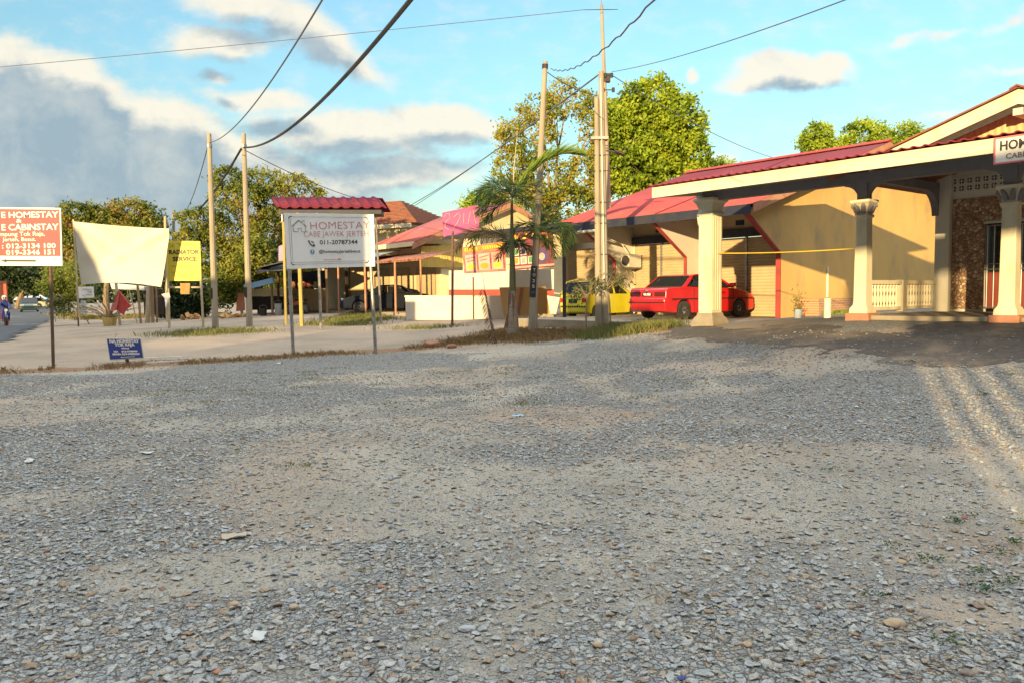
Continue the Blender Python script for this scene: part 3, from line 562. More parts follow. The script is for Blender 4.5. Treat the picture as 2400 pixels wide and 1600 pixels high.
ln = lt.build('wall_lantern', MT['brass'], cA); MB().lathe([(.05, 3.26), (.078, 3.46)], lx, ly, 6).build('lantern_glass', MT['milk'], ln)
# beams and canopy
MB().box(-4.25, 7.2, -.11, .11, 3.80, 4.02).build('front_beam', MT['grey_shaded'], hs)
bb = MB(); [bb.box(s-.09, s+.09, .11, 3.5, 3.86, 4.05) for s in (0, 2.75, 5.5)]; bb.build('cross_beams', MT['grey_shaded'], hs)
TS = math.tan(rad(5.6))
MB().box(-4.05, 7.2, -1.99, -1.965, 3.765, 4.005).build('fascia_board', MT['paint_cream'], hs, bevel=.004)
MB().plate([(-4.05, -1.95, 3.93), (7.2, -1.95, 3.93), (7.2, 3.5, 3.93+5.45*TS), (-4.05, 3.5, 3.93+5.45*TS)], (0, 0, .03)).build('soffit', MT['grey_shaded'], hs)
MB().plate([(-4.05, -1.96, 3.77), (-4.05, 3.5, 3.77+5.46*TS), (-4.05, 3.5, 4.0+5.46*TS), (-4.05, -1.96, 4.0)], (-.03, 0, 0)).build('side_fascia', MT['paint_cream'], hs)
roofsheet('canopy_roof', MT['tile_dark'], hs, (-4.15, -2.05, 4.018), (1, 0, 0), 11.5, (0, 5.6, 5.6*TS), .2, .024, .012, steps=16)
# main gable
RS, ZT, GM = 2.94, 5.06, .326   # ridge position, ridge height, slope
zr = lambda s: ZT-abs(s-RS)*GM
MB().plate([(.3, -.42, zr(.3)), (RS, -.42, ZT), (6.3, -.42, zr(6.3)), (6.3, -.42, zr(6.3)-.24), (RS, -.42, ZT-.25), (.3, -.42, zr(.3)-.23)], (0, .03, 0)).build('rake_board', MT['paint_cream'], hs)
MB().plate([(.75, -.38, zr(.75)-.1), (RS, -.38, ZT-.1), (6.3, -.38, zr(6.3)-.1), (6.3, -.38, zr(6.3)-.34), (RS, -.38, ZT-.36), (.75, -.38, zr(.75)-.34)], (0, .04, 0)).build('rake_shadow_strip', MT['darksteel'], hs)  # dark strip standing in for the shadow beneath the rake board
for sg in (-1, 1):
    e = RS+sg*3.55; mb = MB().plate([(RS, -.46, ZT+.02), (e, -.46, zr(e)+.02), (e, 11, zr(e)+.02), (RS, 11, ZT+.02)], (0, 0, .03)); mb.build('roof_slope', MT['roof_dark'], hs)
MB().prism([(-.13, -.03), (0, .03), (.13, -.03), (.10, -.05), (0, .0), (-.10, -.05)], (RS, -.50, ZT+.05), (1, 0, 0), (0, 0, 1), (0, 11.5, 0)).build('ridge_cap', MT['roof_dark'], hs)
MT['clad'] = mat('ribbed gable cladding', (.62, .47, .24), (.55, .41, .21), .7, 3, .05, dirt=(.36, .26, .15), dscale=2, damt=.4)
corr('gable_cladding', MT['clad'], hs, [(.2, 4.1), (5.7, 4.1), (5.7, zr(5.7)-.1), (RS, ZT-.12), (.2, zr(.2)-.05)], (0, .12, 0), (1, 0, 0), (0, -1, 0), .115, .016)
MB().box(1.60, 1.68, -.36, .09, 4.2, 4.5).build('gable_strut', MT['wood'], hs)
MB().box(2.86, 3.02, -.40, .10, 4.62, 4.74).build('ridge_beam', MT['paint_cream'], hs)
MB().prism([(3.34, 3.86), (3.34, 3.30)]+[(3.34-.62*(1-math.cos(a)), 3.30+.56*math.sin(a)) for a in np.linspace(.1, 1.5, 7)], (-.08, 0, 0), (0, 1, 0), (0, 0, 1), (.16, 0, 0)).build('arch_bracket', MT['grey_shaded'], hs)
MB().plate([(-4.1, 3.5, 4.0+5.46*TS), (0, 3.5, 4.0+5.46*TS), (0, 5.6, 4.0+7.56*TS), (-4.1, 5.6, 4.0+7.56*TS)], (0, 0, .04)).build('rear_roof_piece', MT['tile_dark'], hs)
# back wall of the porch
wl = MB(); W0, W1 = 3.5, 3.66
wl.box(.32, 1.02, W0+.02, W1, 1.0, 4.6); wl.box(1.02, 3.6, W0+.02, W1, 3.07, 4.6); wl.box(3.6, 7.2, W0+.02, W1, 1.0, 4.6)
wl.box(-.02, .16, W1, 10.5, .8, 4.1); wl.box(7.04, 7.2, W1, 10.5, .8, 4.1); wl.box(.16, 7.04, 10.34, 10.5, .8, 4.1)
wl.build('house_wall', MT['paint_white'], hs)
MB().box(0.0, .32, W0-.16, W1+.01, .98, 4.6).build('wall_pillar', MT['paint_white'], hs, bevel=.008)
def pebble():
    m = bpy.data.materials.new('pebble wall tile'); m.use_nodes = True; t = m.node_tree; b = t.nodes['Principled BSDF']; co = N(t, 'ShaderNodeTexCoord'); v = N(t, 'ShaderNodeTexVoronoi'); v.inputs['Scale'].default_value = 13; t.links.new(co.outputs['Object'], v.inputs['Vector'])
    d = N(t, 'ShaderNodeTexVoronoi', feature='DISTANCE_TO_EDGE'); d.inputs['Scale'].default_value = 13; t.links.new(co.outputs['Object'], d.inputs['Vector']); s = N(t, 'ShaderNodeSeparateColor'); t.links.new(v.outputs['Color'], s.inputs[0]); cr = N(t, 'ShaderNodeValToRGB'); t.links.new(s.outputs[0], cr.inputs[0])
    e = cr.color_ramp.elements; e[0].color = (.26, .13, .08, 1); e[1].color = (.70, .58, .42, 1); q = e.new(.4); q.color = (.44, .27, .17, 1); q = e.new(.7); q.color = (.55, .38, .24, 1)
    t.links.new(mixc(t, maprange(t, d.outputs['Distance'], 0, .12), (.20, .12, .08), cr.outputs[0]), b.inputs['Base Color']); b.inputs['Roughness'].default_value = .5
    bp = N(t, 'ShaderNodeBump'); bp.inputs['Distance'].default_value = .02; bp.inputs['Strength'].default_value = .8; t.links.new(maprange(t, d.outputs['Distance'], 0, .2), bp.inputs['Height']); t.links.new(bp.outputs[0], b.inputs['Normal']); return m
MT['pebble'] = pebble()
tl = MB(); tl.box(.33, 1.02, W0-.012, W0+.02, 1.12, 3.66); tl.box(1.02, 3.6, W0-.012, W0+.02, 3.12, 3.66); tl.box(3.6, 7.1, W0-.012, W0+.02, 1.12, 3.66); tl.build('pebble_tiles', MT['pebble'], hs)
for (x0, nb) in ((.25, 9), (2.3, 7), (4.3, 8)):
    vb = MB(); ho = MB(); vb.box(x0-.02, x0+nb*.17+.02, W0-.004, W0+.018, 3.80, 4.16)
    for i in range(nb):
        for j in range(2):
            cx, cz = x0+.085+i*.17, 3.895+j*.17; ring = [(cx+.058*math.cos(k*math.pi/6), W0-.012, cz+.062*math.sin(k*math.pi/6)) for k in range(12)]; ho.plate(ring, (0, .02, 0))
            vb.lathe([(.028, 0), (.028, .004)], 0, 0, 4) if False else None
            vb.box(cx-.01, cx+.01, W0-.022, W0-.013, cz-.06, cz+.06); vb.box(cx-.06, cx+.06, W0-.0225, W0-.0135, cz-.01, cz+.01)
    vo_ = vb.build('vent_block_panel', MT['paint_white'], hs); ho.build('vent_openings', MT['black'], vo_)
MT['doorwood'] = mat('red brown door', (.20, .045, .03), (.14, .03, .025), .45, 5, stretch=(1, 1, .2)); MT['silver'] = mat('bright steel bars', (.62, .62, .60), rough=.3, metal=.9)
dr = MB(); dr.box(1.04, 3.58, W0+.10, W0+.13, 1.12, 3.05); dO = dr.build('unlit_room_sheet', MT['unlit_dark'], hs)  # dark sheet standing in for the unlit room behind the door
d2 = MB(); [d2.box(1.08+i*.62, 1.66+i*.62, W0+.05, W0+.095, 1.13, 1.95) for i in range(4)]; d2.build('door_panels', MT['doorwood'], hs)
gr = MB()
for i in range(19): x = 1.08+i*.138; gr.tube([(x, W0+.01, 1.14), (x, W0+.01, 3.0)], .012, 6)
for z in (1.16, 2.02, 2.14, 3.0): gr.tube([(1.03, W0+.005, z), (3.6, W0+.005, z)], .014, 6)
gr.build('security_grille', MT['silver'], hs); MB().box(1.0, 3.62, W0-.03, W0+.0, 3.05, 3.09).build('door_head', MT['paint_white'], hs)
# balustrade on the porch's left side
rl = MB(); rl.box(-.06, .06, .13, 3.34, 1.70, 1.79); rl.box(-.055, .055, .13, 3.34, 1.14, 1.21); rl.box(-.09, .09, 1.62, 1.80, 1.10, 1.80); rail = rl.build('balustrade', MT['paint_cream'], hs, bevel=.008)
bp_ = [(.03, 1.21), (.03, 1.25), (.018, 1.27), (.04, 1.36), (.042, 1.41), (.02, 1.47), (.018, 1.50), (.036, 1.58), (.022, 1.64), (.03, 1.66), (.03, 1.70)]
y = .24
while y < 3.3:
    if not 1.58 < y < 1.84: MB().lathe(bp_, 0, y, 10).build('baluster', MT['paint_cream'], rail, smooth=True)
    y += .138
# sign on the fascia
sg = thing('homestay_name_board', 'white name board reading HOMESTAY hung on the porch fascia', 'sign', B0, ANG)
MB().box(3.18, 4.22, -2.03, -2.005, 3.59, 3.985).build('board', MT['paint_white'], sg, bevel=.003)
fr = MB(); fr.box(3.165, 4.235, -2.036, -2.003, 3.975, 4.0); fr.box(3.165, 4.235, -2.036, -2.003, 3.575, 3.6); fr.box(3.165, 3.19, -2.037, -2.002, 3.6, 3.975); fr.box(4.21, 4.235, -2.037, -2.002, 3.6, 3.975); fr.build('frame', MT['ink_red'], sg)
text('HOMESTAY', .20, MT['ink_dark'], sg, (3.69, -2.033, 3.85), bold=.006, sx=.86, ext=.002); text('CABE JAWEK', .115, mat('brown ink', (.25, .14, .08)), sg, (3.69, -2.033, 3.68), bold=.001, sx=1.05, ext=.002)
# rope, bollards
def sag(a, b, s, n=16): return [Vector(a).lerp(Vector(b), t/n)+Vector((0, 0, -4*s*(t/n)*(1-t/n))) for t in range(n+1)]
Rm = Matrix.Rotation(ANG, 3, 'Z')
def HW(s, w, z): v = B0+Rm@Vector((s, w, 0)); return Vector((v.x, v.y, z))
MT['yellow_rope'] = mat('yellow rope', (.75, .55, .04), rough=.7)
tag(MB().tube(sag(HW(-3.68, 0, 2.52), HW(-.14, 0, 2.46), .03), .012, 6).build('yellow_rope', MT['yellow_rope']), 'yellow rope strung between the fluted corner column and the next column', 'rope')
p_ = P(1939, 752, 18.9); MT['whitepipe'] = mat('white pipe', (.8, .78, .7), rough=.5)
tag(MB().tube([(p_.x, p_.y, .6), (p_.x, p_.y, p_.z+.54)], .085, 12).build('white_bollard', MT['whitepipe'], bevel=.01), 'short white pipe bollard on the driveway before the brick planter', 'bollard')
# ------------------------------------------------------------------ the shop row with roller shutters
P0 = Vector((2.13, 28.9, 0)); sh = thing('shop_building', 'yellow and cream shop row with pink sheet roof and beige roller shutters', 'shop', P0, ANG)
fin = [(1.8, .55), (1.8, 2.75), (.12, 3.86), (.12, 4.0), (2.9, 4.0), (2.9, .55)]
for i, s in enumerate((.56, 3.89)):
    MB().prism(fin, (s-.05, 0, 0), (0, 1, 0), (0, 0, 1), (.10, 0, 0)).build('bay_wall', MT['paint_white'], sh)
    MB().plate([(s-.058, 1.785, .72), (s-.058, 1.785, 2.74), (s-.058, .09, 3.85), (s-.058, .12, 3.90), (s-.058, 1.815, 2.77), (s-.058, 1.815, .72)], (.116, 0, 0)).build('red_edge_trim', MT['redtrim'], sh)
gz = lambda w: 4.05+.327*(w+.1) if w < 7.9 else 6.67-.327*(w-7.9)
S1 = 7.55
MB().prism([(1.8, .55), (1.8, 2.75), (.12, 3.86), (.12, gz(.12)-.03), (7.9, gz(7.9)-.03), (15.8, gz(15.8)-.03), (15.8, .55)], (S1-.15, 0, 0), (0, 1, 0), (0, 0, 1), (.15, 0, 0)).build('gable_wall', MT['yellow_wall'], sh)
MB().plate([(S1-.155, 1.78, .72), (S1-.155, 1.78, 2.74), (S1-.155, .07, 3.84), (S1-.155, .12, 3.89), (S1-.155, 1.815, 2.77), (S1-.155, 1.815, .72)], (.162, 0, 0)).build('red_edge_trim', MT['redtrim'], sh)
MT['barge'] = mat('orange barge board', (.50, .26, .15), (.42, .2, .12), .8, 4)
for sg_, a, b in ((0, -.15, 7.9), (1, 7.9, 16)):
    MB().plate([(S1+.33, a, gz(a)+.04), (S1+.33, b, gz(b)+.04), (S1+.33, b, gz(b)-.2), (S1+.33, a, gz(a)-.2)], (.03, 0, 0)).build('barge_board', MT['barge'], sh)
    MB().plate([(S1, a, gz(a)-.13), (S1, b, gz(b)-.13), (S1, b, gz(b)-.07), (S1, a, gz(a)-.07)], (.32, 0, 0)).build('verge_soffit', MT['wood'], sh)
SL = 8.0
roofsheet('front_roof_slope', MT['roof_red'], sh, (-.95, -.2, gz(-.2)+.05), (1, 0, 0), S1+.35+.95, (0, 8.1, 8.1*.327), .2, .004, .01, nb=3, per=6)
roofsheet('rear_roof_slope', MT['roof_red'], sh, (-.95, 7.9, gz(7.9)+.05), (1, 0, 0), S1+.35+.95, (0, 8.1, -8.1*.327), .4, .012, .01, nb=2, per=4)
rc = MB(); x = -1.0
while x < S1+.3: rc.prism([(-.18, -.04), (0, .06), (.18, -.04), (.15, -.06), (0, .02), (-.15, -.06)], (x, 7.9, gz(7.9)+.09), (0, 1, 0), (0, 0, 1), (.46, 0, .006)); x += .47
rc.build('ridge_cap', MT['roof_red'], sh)
lp = MB(); lp.plate([(4.25, -.2, gz(-.2)+.075), (4.31, -.2, gz(-.2)+.075), (4.31, 7.8, gz(7.8)+.075), (4.25, 7.8, gz(7.8)+.075)], (0, 0, .012)); lp.build('sheet_lap', MT['tile_dark'], sh)
MB().box(-.95, S1+.3, -.225, -.20, 3.80, 4.075).build('fascia_board', MT['navy'], sh)
MB().plate([(-.95, -.08, 3.95), (S1-.16, -.08, 3.95), (S1-.16, 2.82, 4.15), (-.95, 2.82, 4.15)], (0, 0, .02)).build('soffit', MT['grey_shaded'], sh)
WS = 2.8; wb = MB(); wb.box(-3.2, 7.4, WS+.03, WS+.16, 3.62, 4.2); wb.box(-3.4, -3.1, WS+.03, WS+.16, .6, 3.62)
wb.box(3.96, 4.15, WS-.05, WS+.16, .6, 3.62); wb.box(.62, .72, WS-.05, WS+.16, .6, 3.62); wb.box(-3.4, -3.25, WS+.16, 15.6, .6, 4.1); wb.box(-3.25, 7.4, 15.65, 15.8, .6, 4.3); wb.build('front_wall', MT['peach_wall'], sh)
for a, b in ((.73, 1.98), (2.02, 3.81), (4.16, 5.62), (5.68, 7.39), (-3.08, -.6), (-.56, .48)): shutter(sh, a, b, WS+.02, .72, 3.36, MT['shutter'])
[MB().box(a, b, WS-.14, WS+.02, 3.38, 3.66).build('shutter_box', MT['navy'], sh) for a, b in ((.64, 3.81), (3.97, 7.39))]
[MB().box(s-.035, s+.035, WS-.05, WS+.028, .72, 3.40).build('shutter_guide', MT['steel'], sh) for s in (2.0, 5.65, -.58)]
[MB().box(s, s+.32, WS-.0, WS+.028, 3.78, 3.95).build('vent_opening', MT['navy'], sh) for s in (1.7, 5.2)]
MB().box(.35, 8.9, -2.9, 2.85, .35, .735).build('forecourt_slab', MT['concrete2'], sh, bevel=.02)
MB().tube([(S1+.02, 4.5, 1.35), (S1+.02, 4.5, 2.35)], .035, 8).build('white_conduit', MT['whitepipe'], sh)
# brick planter against the gable wall
pl = thing('brick_planter', 'low unrendered brick planter against the yellow gable wall', 'planter', P0, ANG)
def brickmat():
    m = mat('bare brick', (.50, .27, .15), (.42, .22, .12), .9, 5, .2); t = m.node_tree; b = t.nodes['Principled BSDF']; co = N(t, 'ShaderNodeTexCoord'); s = N(t, 'ShaderNodeSeparateXYZ'); t.links.new(co.outputs['Object'], s.inputs[0]); c = N(t, 'ShaderNodeCombineXYZ'); t.links.new(s.outputs['Y'], c.inputs[0]); t.links.new(s.outputs['Z'], c.inputs[1])
    k = N(t, 'ShaderNodeTexBrick'); k.inputs['Scale'].default_value = 1; k.inputs['Brick Width'].default_value = .22; k.inputs['Row Height'].default_value = .075; k.inputs['Mortar Size'].default_value = .008; k.inputs['Color1'].default_value = (.50, .25, .13, 1); k.inputs['Color2'].default_value = (.38, .19, .10, 1); k.inputs['Mortar'].default_value = (.5, .42, .3, 1); t.links.new(c.outputs[0], k.inputs['Vector']); t.links.new(k.outputs[0], b.inputs['Base Color']); return m
MT['bare_brick'] = brickmat()
MB().box(S1+.55, S1+.67, 2.85, 6.2, .6, 1.32).build('front_wall', MT['bare_brick'], pl); MB().box(S1+.02, S1+.55, 2.85, 2.97, .6, 1.32).build('end_wall', MT['bare_brick'], pl); MB().box(S1+.52, S1+.7, 6.2, 6.42, .6, 1.36).build('end_pier', MT['bare_brick'], pl)
q = np.array([list(P0+Rm@Vector((S1+.78+RNG.normal(0, .08), RNG.uniform(2.95, 6.2), 0))) for i in range(1500)]); q[:, 2] = np.maximum(HT(q[:, 0], q[:, 1]), .7)
blades('planter_grass', q, .04, .17, leafmat('bright grass', [(.16, .22, .03), (.24, .28, .05), (.30, .32, .08)], .25), 'bright green grass along the foot of the brick planter', 'grass', .008, .8)
# air conditioner, lamp
ac = thing('air_conditioner', 'white outdoor air conditioner unit on the wall beside the first shutter', 'air conditioner', P0, ANG)
MB().box(.74, 1.14, 1.95, 2.65, 2.5, 3.0).build('casing', MT['paint_white'], ac, bevel=.02)
MB().prism([(.19*math.cos(k*math.pi/10), .19*math.sin(k*math.pi/10)) for k in range(20)], (.98, 1.935, 2.76), (1, 0, 0), (0, 0, 1), (0, .012, 0)).build('fan_grille', MT['darksteel'], ac)
br = MB(); [br.tube([(x, 2.0, 2.48), (x, 2.75, 2.48), (x, 2.80, 2.2)], .015, 5) for x in (.8, 1.08)]; br.build('bracket', MT['steel'], ac); MB().tube([(.9, 2.2, 3.0), (.86, 1.9, 3.35), (.75, 1.2, 3.6), (.7, .9, 3.9)], .015, 6).build('pipe', MT['whitepipe'], ac)
lm = thing('strip_light', 'white fluorescent strip light under the shop eave by the poles', 'light', P0, ANG)
MB().box(.72, 2.05, -.35, -.29, 3.72, 3.77).build('batten', MT['paint_white'], lm); MB().tube([(.76, -.32, 3.70), (2.01, -.32, 3.70)], .018, 8).build('tube', MT['milk'], lm); MB().tube([(.9, -.32, 3.77), (.9, -.15, 3.95)], .012, 5).build('hanger', MT['steel'], lm)
MT['bucketblue'] = mat('blue grey bucket', (.30, .36, .44)); p_ = P(1870, 745, 23.0)
bk = thing('plant_pot', 'blue grey pot with a small pink flowered plant beside the planter', 'plant pot', (p_.x, p_.y, H(p_.x, p_.y))); MB().lathe([(.10, 0), (.13, .26), (.12, .26), (.09, .03)], 0, 0, 12).build('pot', MT['bucketblue'], bk, smooth=True)
c = RNG.normal(0, .1, (90, 3))*np.array([1, 1, 1.6])+np.array([0, 0, .45]); leaves('foliage', c, RNG.normal(size=(90, 3))+np.array([0, 0, 1]), .12, .04, leafmat('pot plant', [(.10, .16, .04), (.3, .28, .06), (.45, .16, .16)], .3), bk, RNG.uniform(size=90))
# ------------------------------------------------------------------ sign boards
def fit(body, cap, width, m, parent, loc, rot=(rad(90), 0, 0), bold=0., shear=0., name='lettering', align='CENTER', ext=.002):
    o = text(body, cap/.70, m, parent, loc, rot, align, bold*cap, 1, 1, name, shear, ext)
    xs_ = [v.co.x for v in o.data.vertices]; w = max(xs_)-min(xs_); o.scale = (width/w, 1, 1); return o
class Board:
    def __init__(s, name, label, cat, base, d, quad, m, th=.03, group=None):
        s.root = thing(name, label, cat, base, 0, group); s.base = Vector(base); s.q = [P(x, y, d)-s.base for x, y in quad]; s.d = d; s.quad = quad
        s.board = MB().plate(s.q, (0, th, 0)).build('board', m, s.root, bevel=.004)
    def loc(s, u, v, off=.006):  # u right, v down
        a = s.q[0].lerp(s.q[1], u); b = s.q[3].lerp(s.q[2], u); p_ = a.lerp(b, v); return p_+Vector((0, -off, 0))
    def w(s, px): return px*s.d/FPX
    def txt(s, body, u, v, cap, width, m, bold=0., shear=0., align='CENTER'): return fit(body, s.w(cap), s.w(width), m, s.root, s.loc(u, v), bold=bold, shear=shear, align=align)
    def poly(s, uv, m, name, off=.005, th=.003): return MB().plate([s.loc(u, v, off) for u, v in uv], (0, -th, 0)).build(name, m, s.root)
    def line(s, uv, r, m, name, off=.006): return MB().tube([s.loc(u, v, off) for u, v in uv], r, 5).build(name, m, s.root)
    def post(s, px0, py0, px1, py1, r, m, name='post', d1=None, n=8):
        a = P(px0, py0, s.d+.06)-s.base; b = GP(px1, py1) if d1 is None else P(px1, py1, d1); b = b-s.base; b.z -= .12; return MB().tube([a, b], r, n).build(name, m, s.root)
MT['board_white'] = mat('white sign board', (.92, .90, .86), (.88, .86, .82), .45, 1.5, dirt=(.5, .47, .42), dscale=1, damt=.3)
MT['pale_rose'] = mat('faded rose ink', (.66, .26, .27)); MT['sage'] = mat('grey green ink', (.34, .37, .33)); MT['fblue'] = mat('blue ink', (.12, .36, .55))
b = GP(688, 834); b5 = Board('homestay_signboard', 'large white HOMESTAY sign board on two leaning steel posts at the edge of the lot', 'sign', b, b.y, ((664, 500), (876, 503), (879, 625), (672, 631)), MT['board_white'])
b5.post(677, 610, 688, 836, .045, MT['steel'], d1=b.y); b5.post(868, 610, 881, 826, .045, MT['steel'], d1=b.y+.02)
b5.txt('HOMESTAY', .62, .22, 17, 138, MT['pale_rose'], -.022, -.03); b5.txt('CABE JAWEK JERTEH', .575, .375, 12.5, 150, MT['pale_rose'], -.025); b5.txt('011-20787344', .60, .53, 9.5, 88, MT['ink_dark'], .01); b5.txt('@homestayjertehbesut', .605, .70, 7, 96, MT['ink_dark'], .0)
b5.line([(.10, .33), (.10, .23), (.165, .13), (.235, .23), (.235, .33), (.19, .33), (.19, .27), (.155, .27), (.155, .33), (.10, .33)], .006, MT['sage'], 'house_outline'); b5.line([(.085, .235), (.165, .12), (.205, .17), (.205, .13), (.225, .13), (.225, .195), (.25, .235)], .006, MT['sage'], 'house_outline')
b5.line([(.265, .50), (.275, .545), (.30, .585), (.325, .595)], .014, MT['ink_dark'], 'phone_icon'); b5.line([(.262, .50), (.275, .515)], .02, MT['ink_dark'], 'phone_icon'); b5.line([(.315, .575), (.33, .59)], .02, MT['ink_dark'], 'phone_icon'); b5.line([(.29, .50), (.315, .51), (.325, .55)], .005, MT['ink_dark'], 'phone_icon'); b5.line([(.293, .52), (.305, .525), (.312, .545)], .005, MT['ink_dark'], 'phone_icon')
c_ = b5.loc(.30, .70, .004); MB().prism([(.058*math.cos(k*math.pi/12), .062*math.sin(k*math.pi/12)) for k in range(24)], c_, (1, 0, 0), (0, 0, 1), (0, -.003, 0)).build('round_emblem', MT['fblue'], b5.root); fit('f', .07, .035, MT['ink_white'], b5.root, b5.loc(.302, .70, .009), bold=.05)
b5.line([(.42, .845), (.60, .845)], .004, MT['ink_red'], 'arrow'); b5.poly([(.59, .828), (.63, .845), (.59, .862)], MT['ink_red'], 'arrow')
for o_ in (.055, .075):
    b5.line([(o_, .10), (o_, .88)], .004, MT['sage'], 'border_line'); b5.line([(1-o_+.01, .10), (1-o_+.01, .88)], .004, MT['sage'], 'border_line')
b5.line([(.09, .06), (.90, .06)], .003, MT['sage'], 'border_line'); b5.line([(.09, .92), (.90, .92)], .003, MT['sage'], 'border_line'); b5.line([(.08, .885), (.91, .885)], .003, MT['sage'], 'border_line')
for (u, v, su, sv) in ((.055, .10, 1, -1), (.93, .10, -1, -1), (.055, .88, 1, 1), (.93, .88, -1, 1)): b5.line([(u, v), (u+su*.008, v+sv*.035), (u+su*.025, v+sv*.045), (u+su*.035, v+sv*.04)], .010, MT['ink_dark'], 'corner_curl')
# red sign
MT['sign_red'] = mat('red sign paint', (.36, .028, .045), (.33, .028, .042), .5, 2); MT['cream_white'] = mat('cream sign paint', (.82, .80, .70), (.79, .77, .67), .5)
b = GP(125, 862); d = b.y; b1 = Board('red_signboard', 'red and white homestay and cabinstay sign board cut by the left edge of the photo', 'sign', b, d, ((-62, 486), (142, 488), (146, 624), (-62, 623)), MT['cream_white'])
b1.post(118, 600, 125, 866, .035, MT['rust'], d1=d); b1.post(-38, 600, -34, 868, .035, MT['rust'], d1=d)
b1.poly([(.01, .028), (.985, .028), (.985, .83), (.01, .83)], MT['sign_red'], 'red_panel', .003, .001)
for body, px, py, cap, w_, bo in (('KABE HOMESTAY', 37, 504, 13.5, 180, .03), ('&', 44, 518, 8, 13, .03), ('KABE CABINSTAY', 37, 533, 14, 180, .03), ('Kampung Tok Raja,', 43, 549, 9.5, 122, .01), ('Jerteh, Besut.', 45, 561.5, 8.5, 78, .01), (': 012-3134 100', 66, 577, 11, 125, .03), ('019-3346 151', 71, 592, 11, 113, .03)):
    body = body.replace('KAB', 'JT' if False else '') if False else body
    b1.txt(body[3:] if body.startswith('KAB') else body, (px+62)/204. if not body.startswith('KAB') else (px+32+62)/204. , (py-486.5)/137., cap, w_ if not body.startswith('KAB') else 133, MT['cream_white'], bo)
b1.line([(.36, .915), (.70, .915)], .022, MT['ink_dark'], 'arrow'); b1.poly([(.37, .885), (.37, .945), (.30, .915)], MT['ink_dark'], 'arrow', .004)
# radiator sign
MT['sign_yellow'] = mat('yellow sign sheet', (.66, .56, .06), (.60, .50, .05), .5, 1.2, dirt=(.5, .47, .15), dscale=1, damt=.3); MT['olive_ink'] = mat('faded olive ink', (.42, .38, .07)); MT['woodlight'] = mat('pale timber', (.55, .46, .30), (.45, .37, .24), .8, 5, stretch=(1, 1, .2))
b = P(476, 770, 30.2); b3 = Board('radiator_signboard', 'yellow RADIATOR SERVICE sign board on two pale timber posts', 'sign', b, 30.2, ((390, 565), (469, 566), (472, 659), (394, 659)), MT['sign_yellow'])
b3.post(392, 600, 397, 768, .045, MT['woodlight'], d1=30.2); b3.post(470, 640, 477, 772, .045, MT['woodlight'], d1=30.2)
b3.txt('RADIATOR', .50, .28, 9.5, 70, MT['ink_dark'], .05); b3.txt('SERVICE', .52, .455, 9.5, 56, MT['ink_dark'], .05); b3.line([(.06, .08), (.10, .06), (.15, .12), (.10, .15)], .012, MT['olive_ink'], 'faded_logo'); b3.line([(.17, .06), (.17, .15), (.22, .07), (.18, .10), (.23, .16)], .010, MT['olive_ink'], 'faded_logo')
for v, a, c in ((.065, .3, .85), (.10, .35, .8), (.62, .12, .88), (.66, .3, .8), (.78, .1, .9), (.84, .15, .85), (.89, .2, .8)): b3.line([(a, v), (c, v)], .010, MT['olive_ink'], 'faded_line')
MB().tube([P(398, 674, 30.25)-b3.base, P(472, 674, 30.25)-b3.base], .035, 6).build('cross_rail', MT['woodlight'], b3.root); MB().plate([P(x, y, 30.15)-b3.base for x, y in ((422, 664), (445, 664), (444, 690), (423, 690))], (0, .05, 0)).build('small_plate', mat('brown plate', (.38, .24, .08)), b3.root)
# low blue sign
MT['sign_blue'] = mat('blue sign paint', (.045, .075, .33), (.04, .065, .29), .5, 2); b = P(292, 850, 19.1); b.z = H(b.x, b.y)
b4 = Board('blue_signboard', 'small blue sign with white lettering leaning low over the dry grass strip', 'sign', b, 19.1, ((249, 793), (330, 793), (337, 838), (257, 843)), MT['paint_cream'], .035)
b4.poly([(.02, .03), (.98, .03), (.98, .97), (.02, .97)], MT['sign_blue'], 'blue_panel', .003, .001); MB().tube([P(297, 840, 19.14)-b4.base, P(300, 853, 19.14)-b4.base], .04, 6).build('stake', MT['darksteel'], b4.root)
for body, v, cap, w_ in (('NA HOMESTAY', .14, 7, 70), ('TOK RAJA', .31, 6.5, 48), ('Hubungi', .47, 3.5, 18), ('NA    013-9798999', .63, 4, 56), ('EKMA 019-9789009', .76, 4, 64)): b4.txt(body, .51, v, cap, w_, MT['ink_white'], .08, -.12)
b4.line([(.38, .90), (.75, .90)], .006, MT['ink_white'], 'arrow'); b4.poly([(.38, .87), (.38, .93), (.33, .90)], MT['ink_white'], 'arrow')
for i, (a, c, w_) in enumerate((((268, 848), (425, 842), .035), ((345, 856), (438, 851), .03))):
    a = GP(*a); c = GP(*c); o = MB().plate([(a.x, a.y-w_, a.z+.05), (c.x, c.y-w_, c.z+.05), (c.x, c.y+w_, c.z+.05), (a.x, a.y+w_, a.z+.05)], (0, 0, .035)).build('white_plank', MT['whitepipe']); tag(o, ('longer white plank lying behind the low blue sign', 'shorter white plank lying in front of the other one')[i], 'plank', 'white planks on the grass strip')
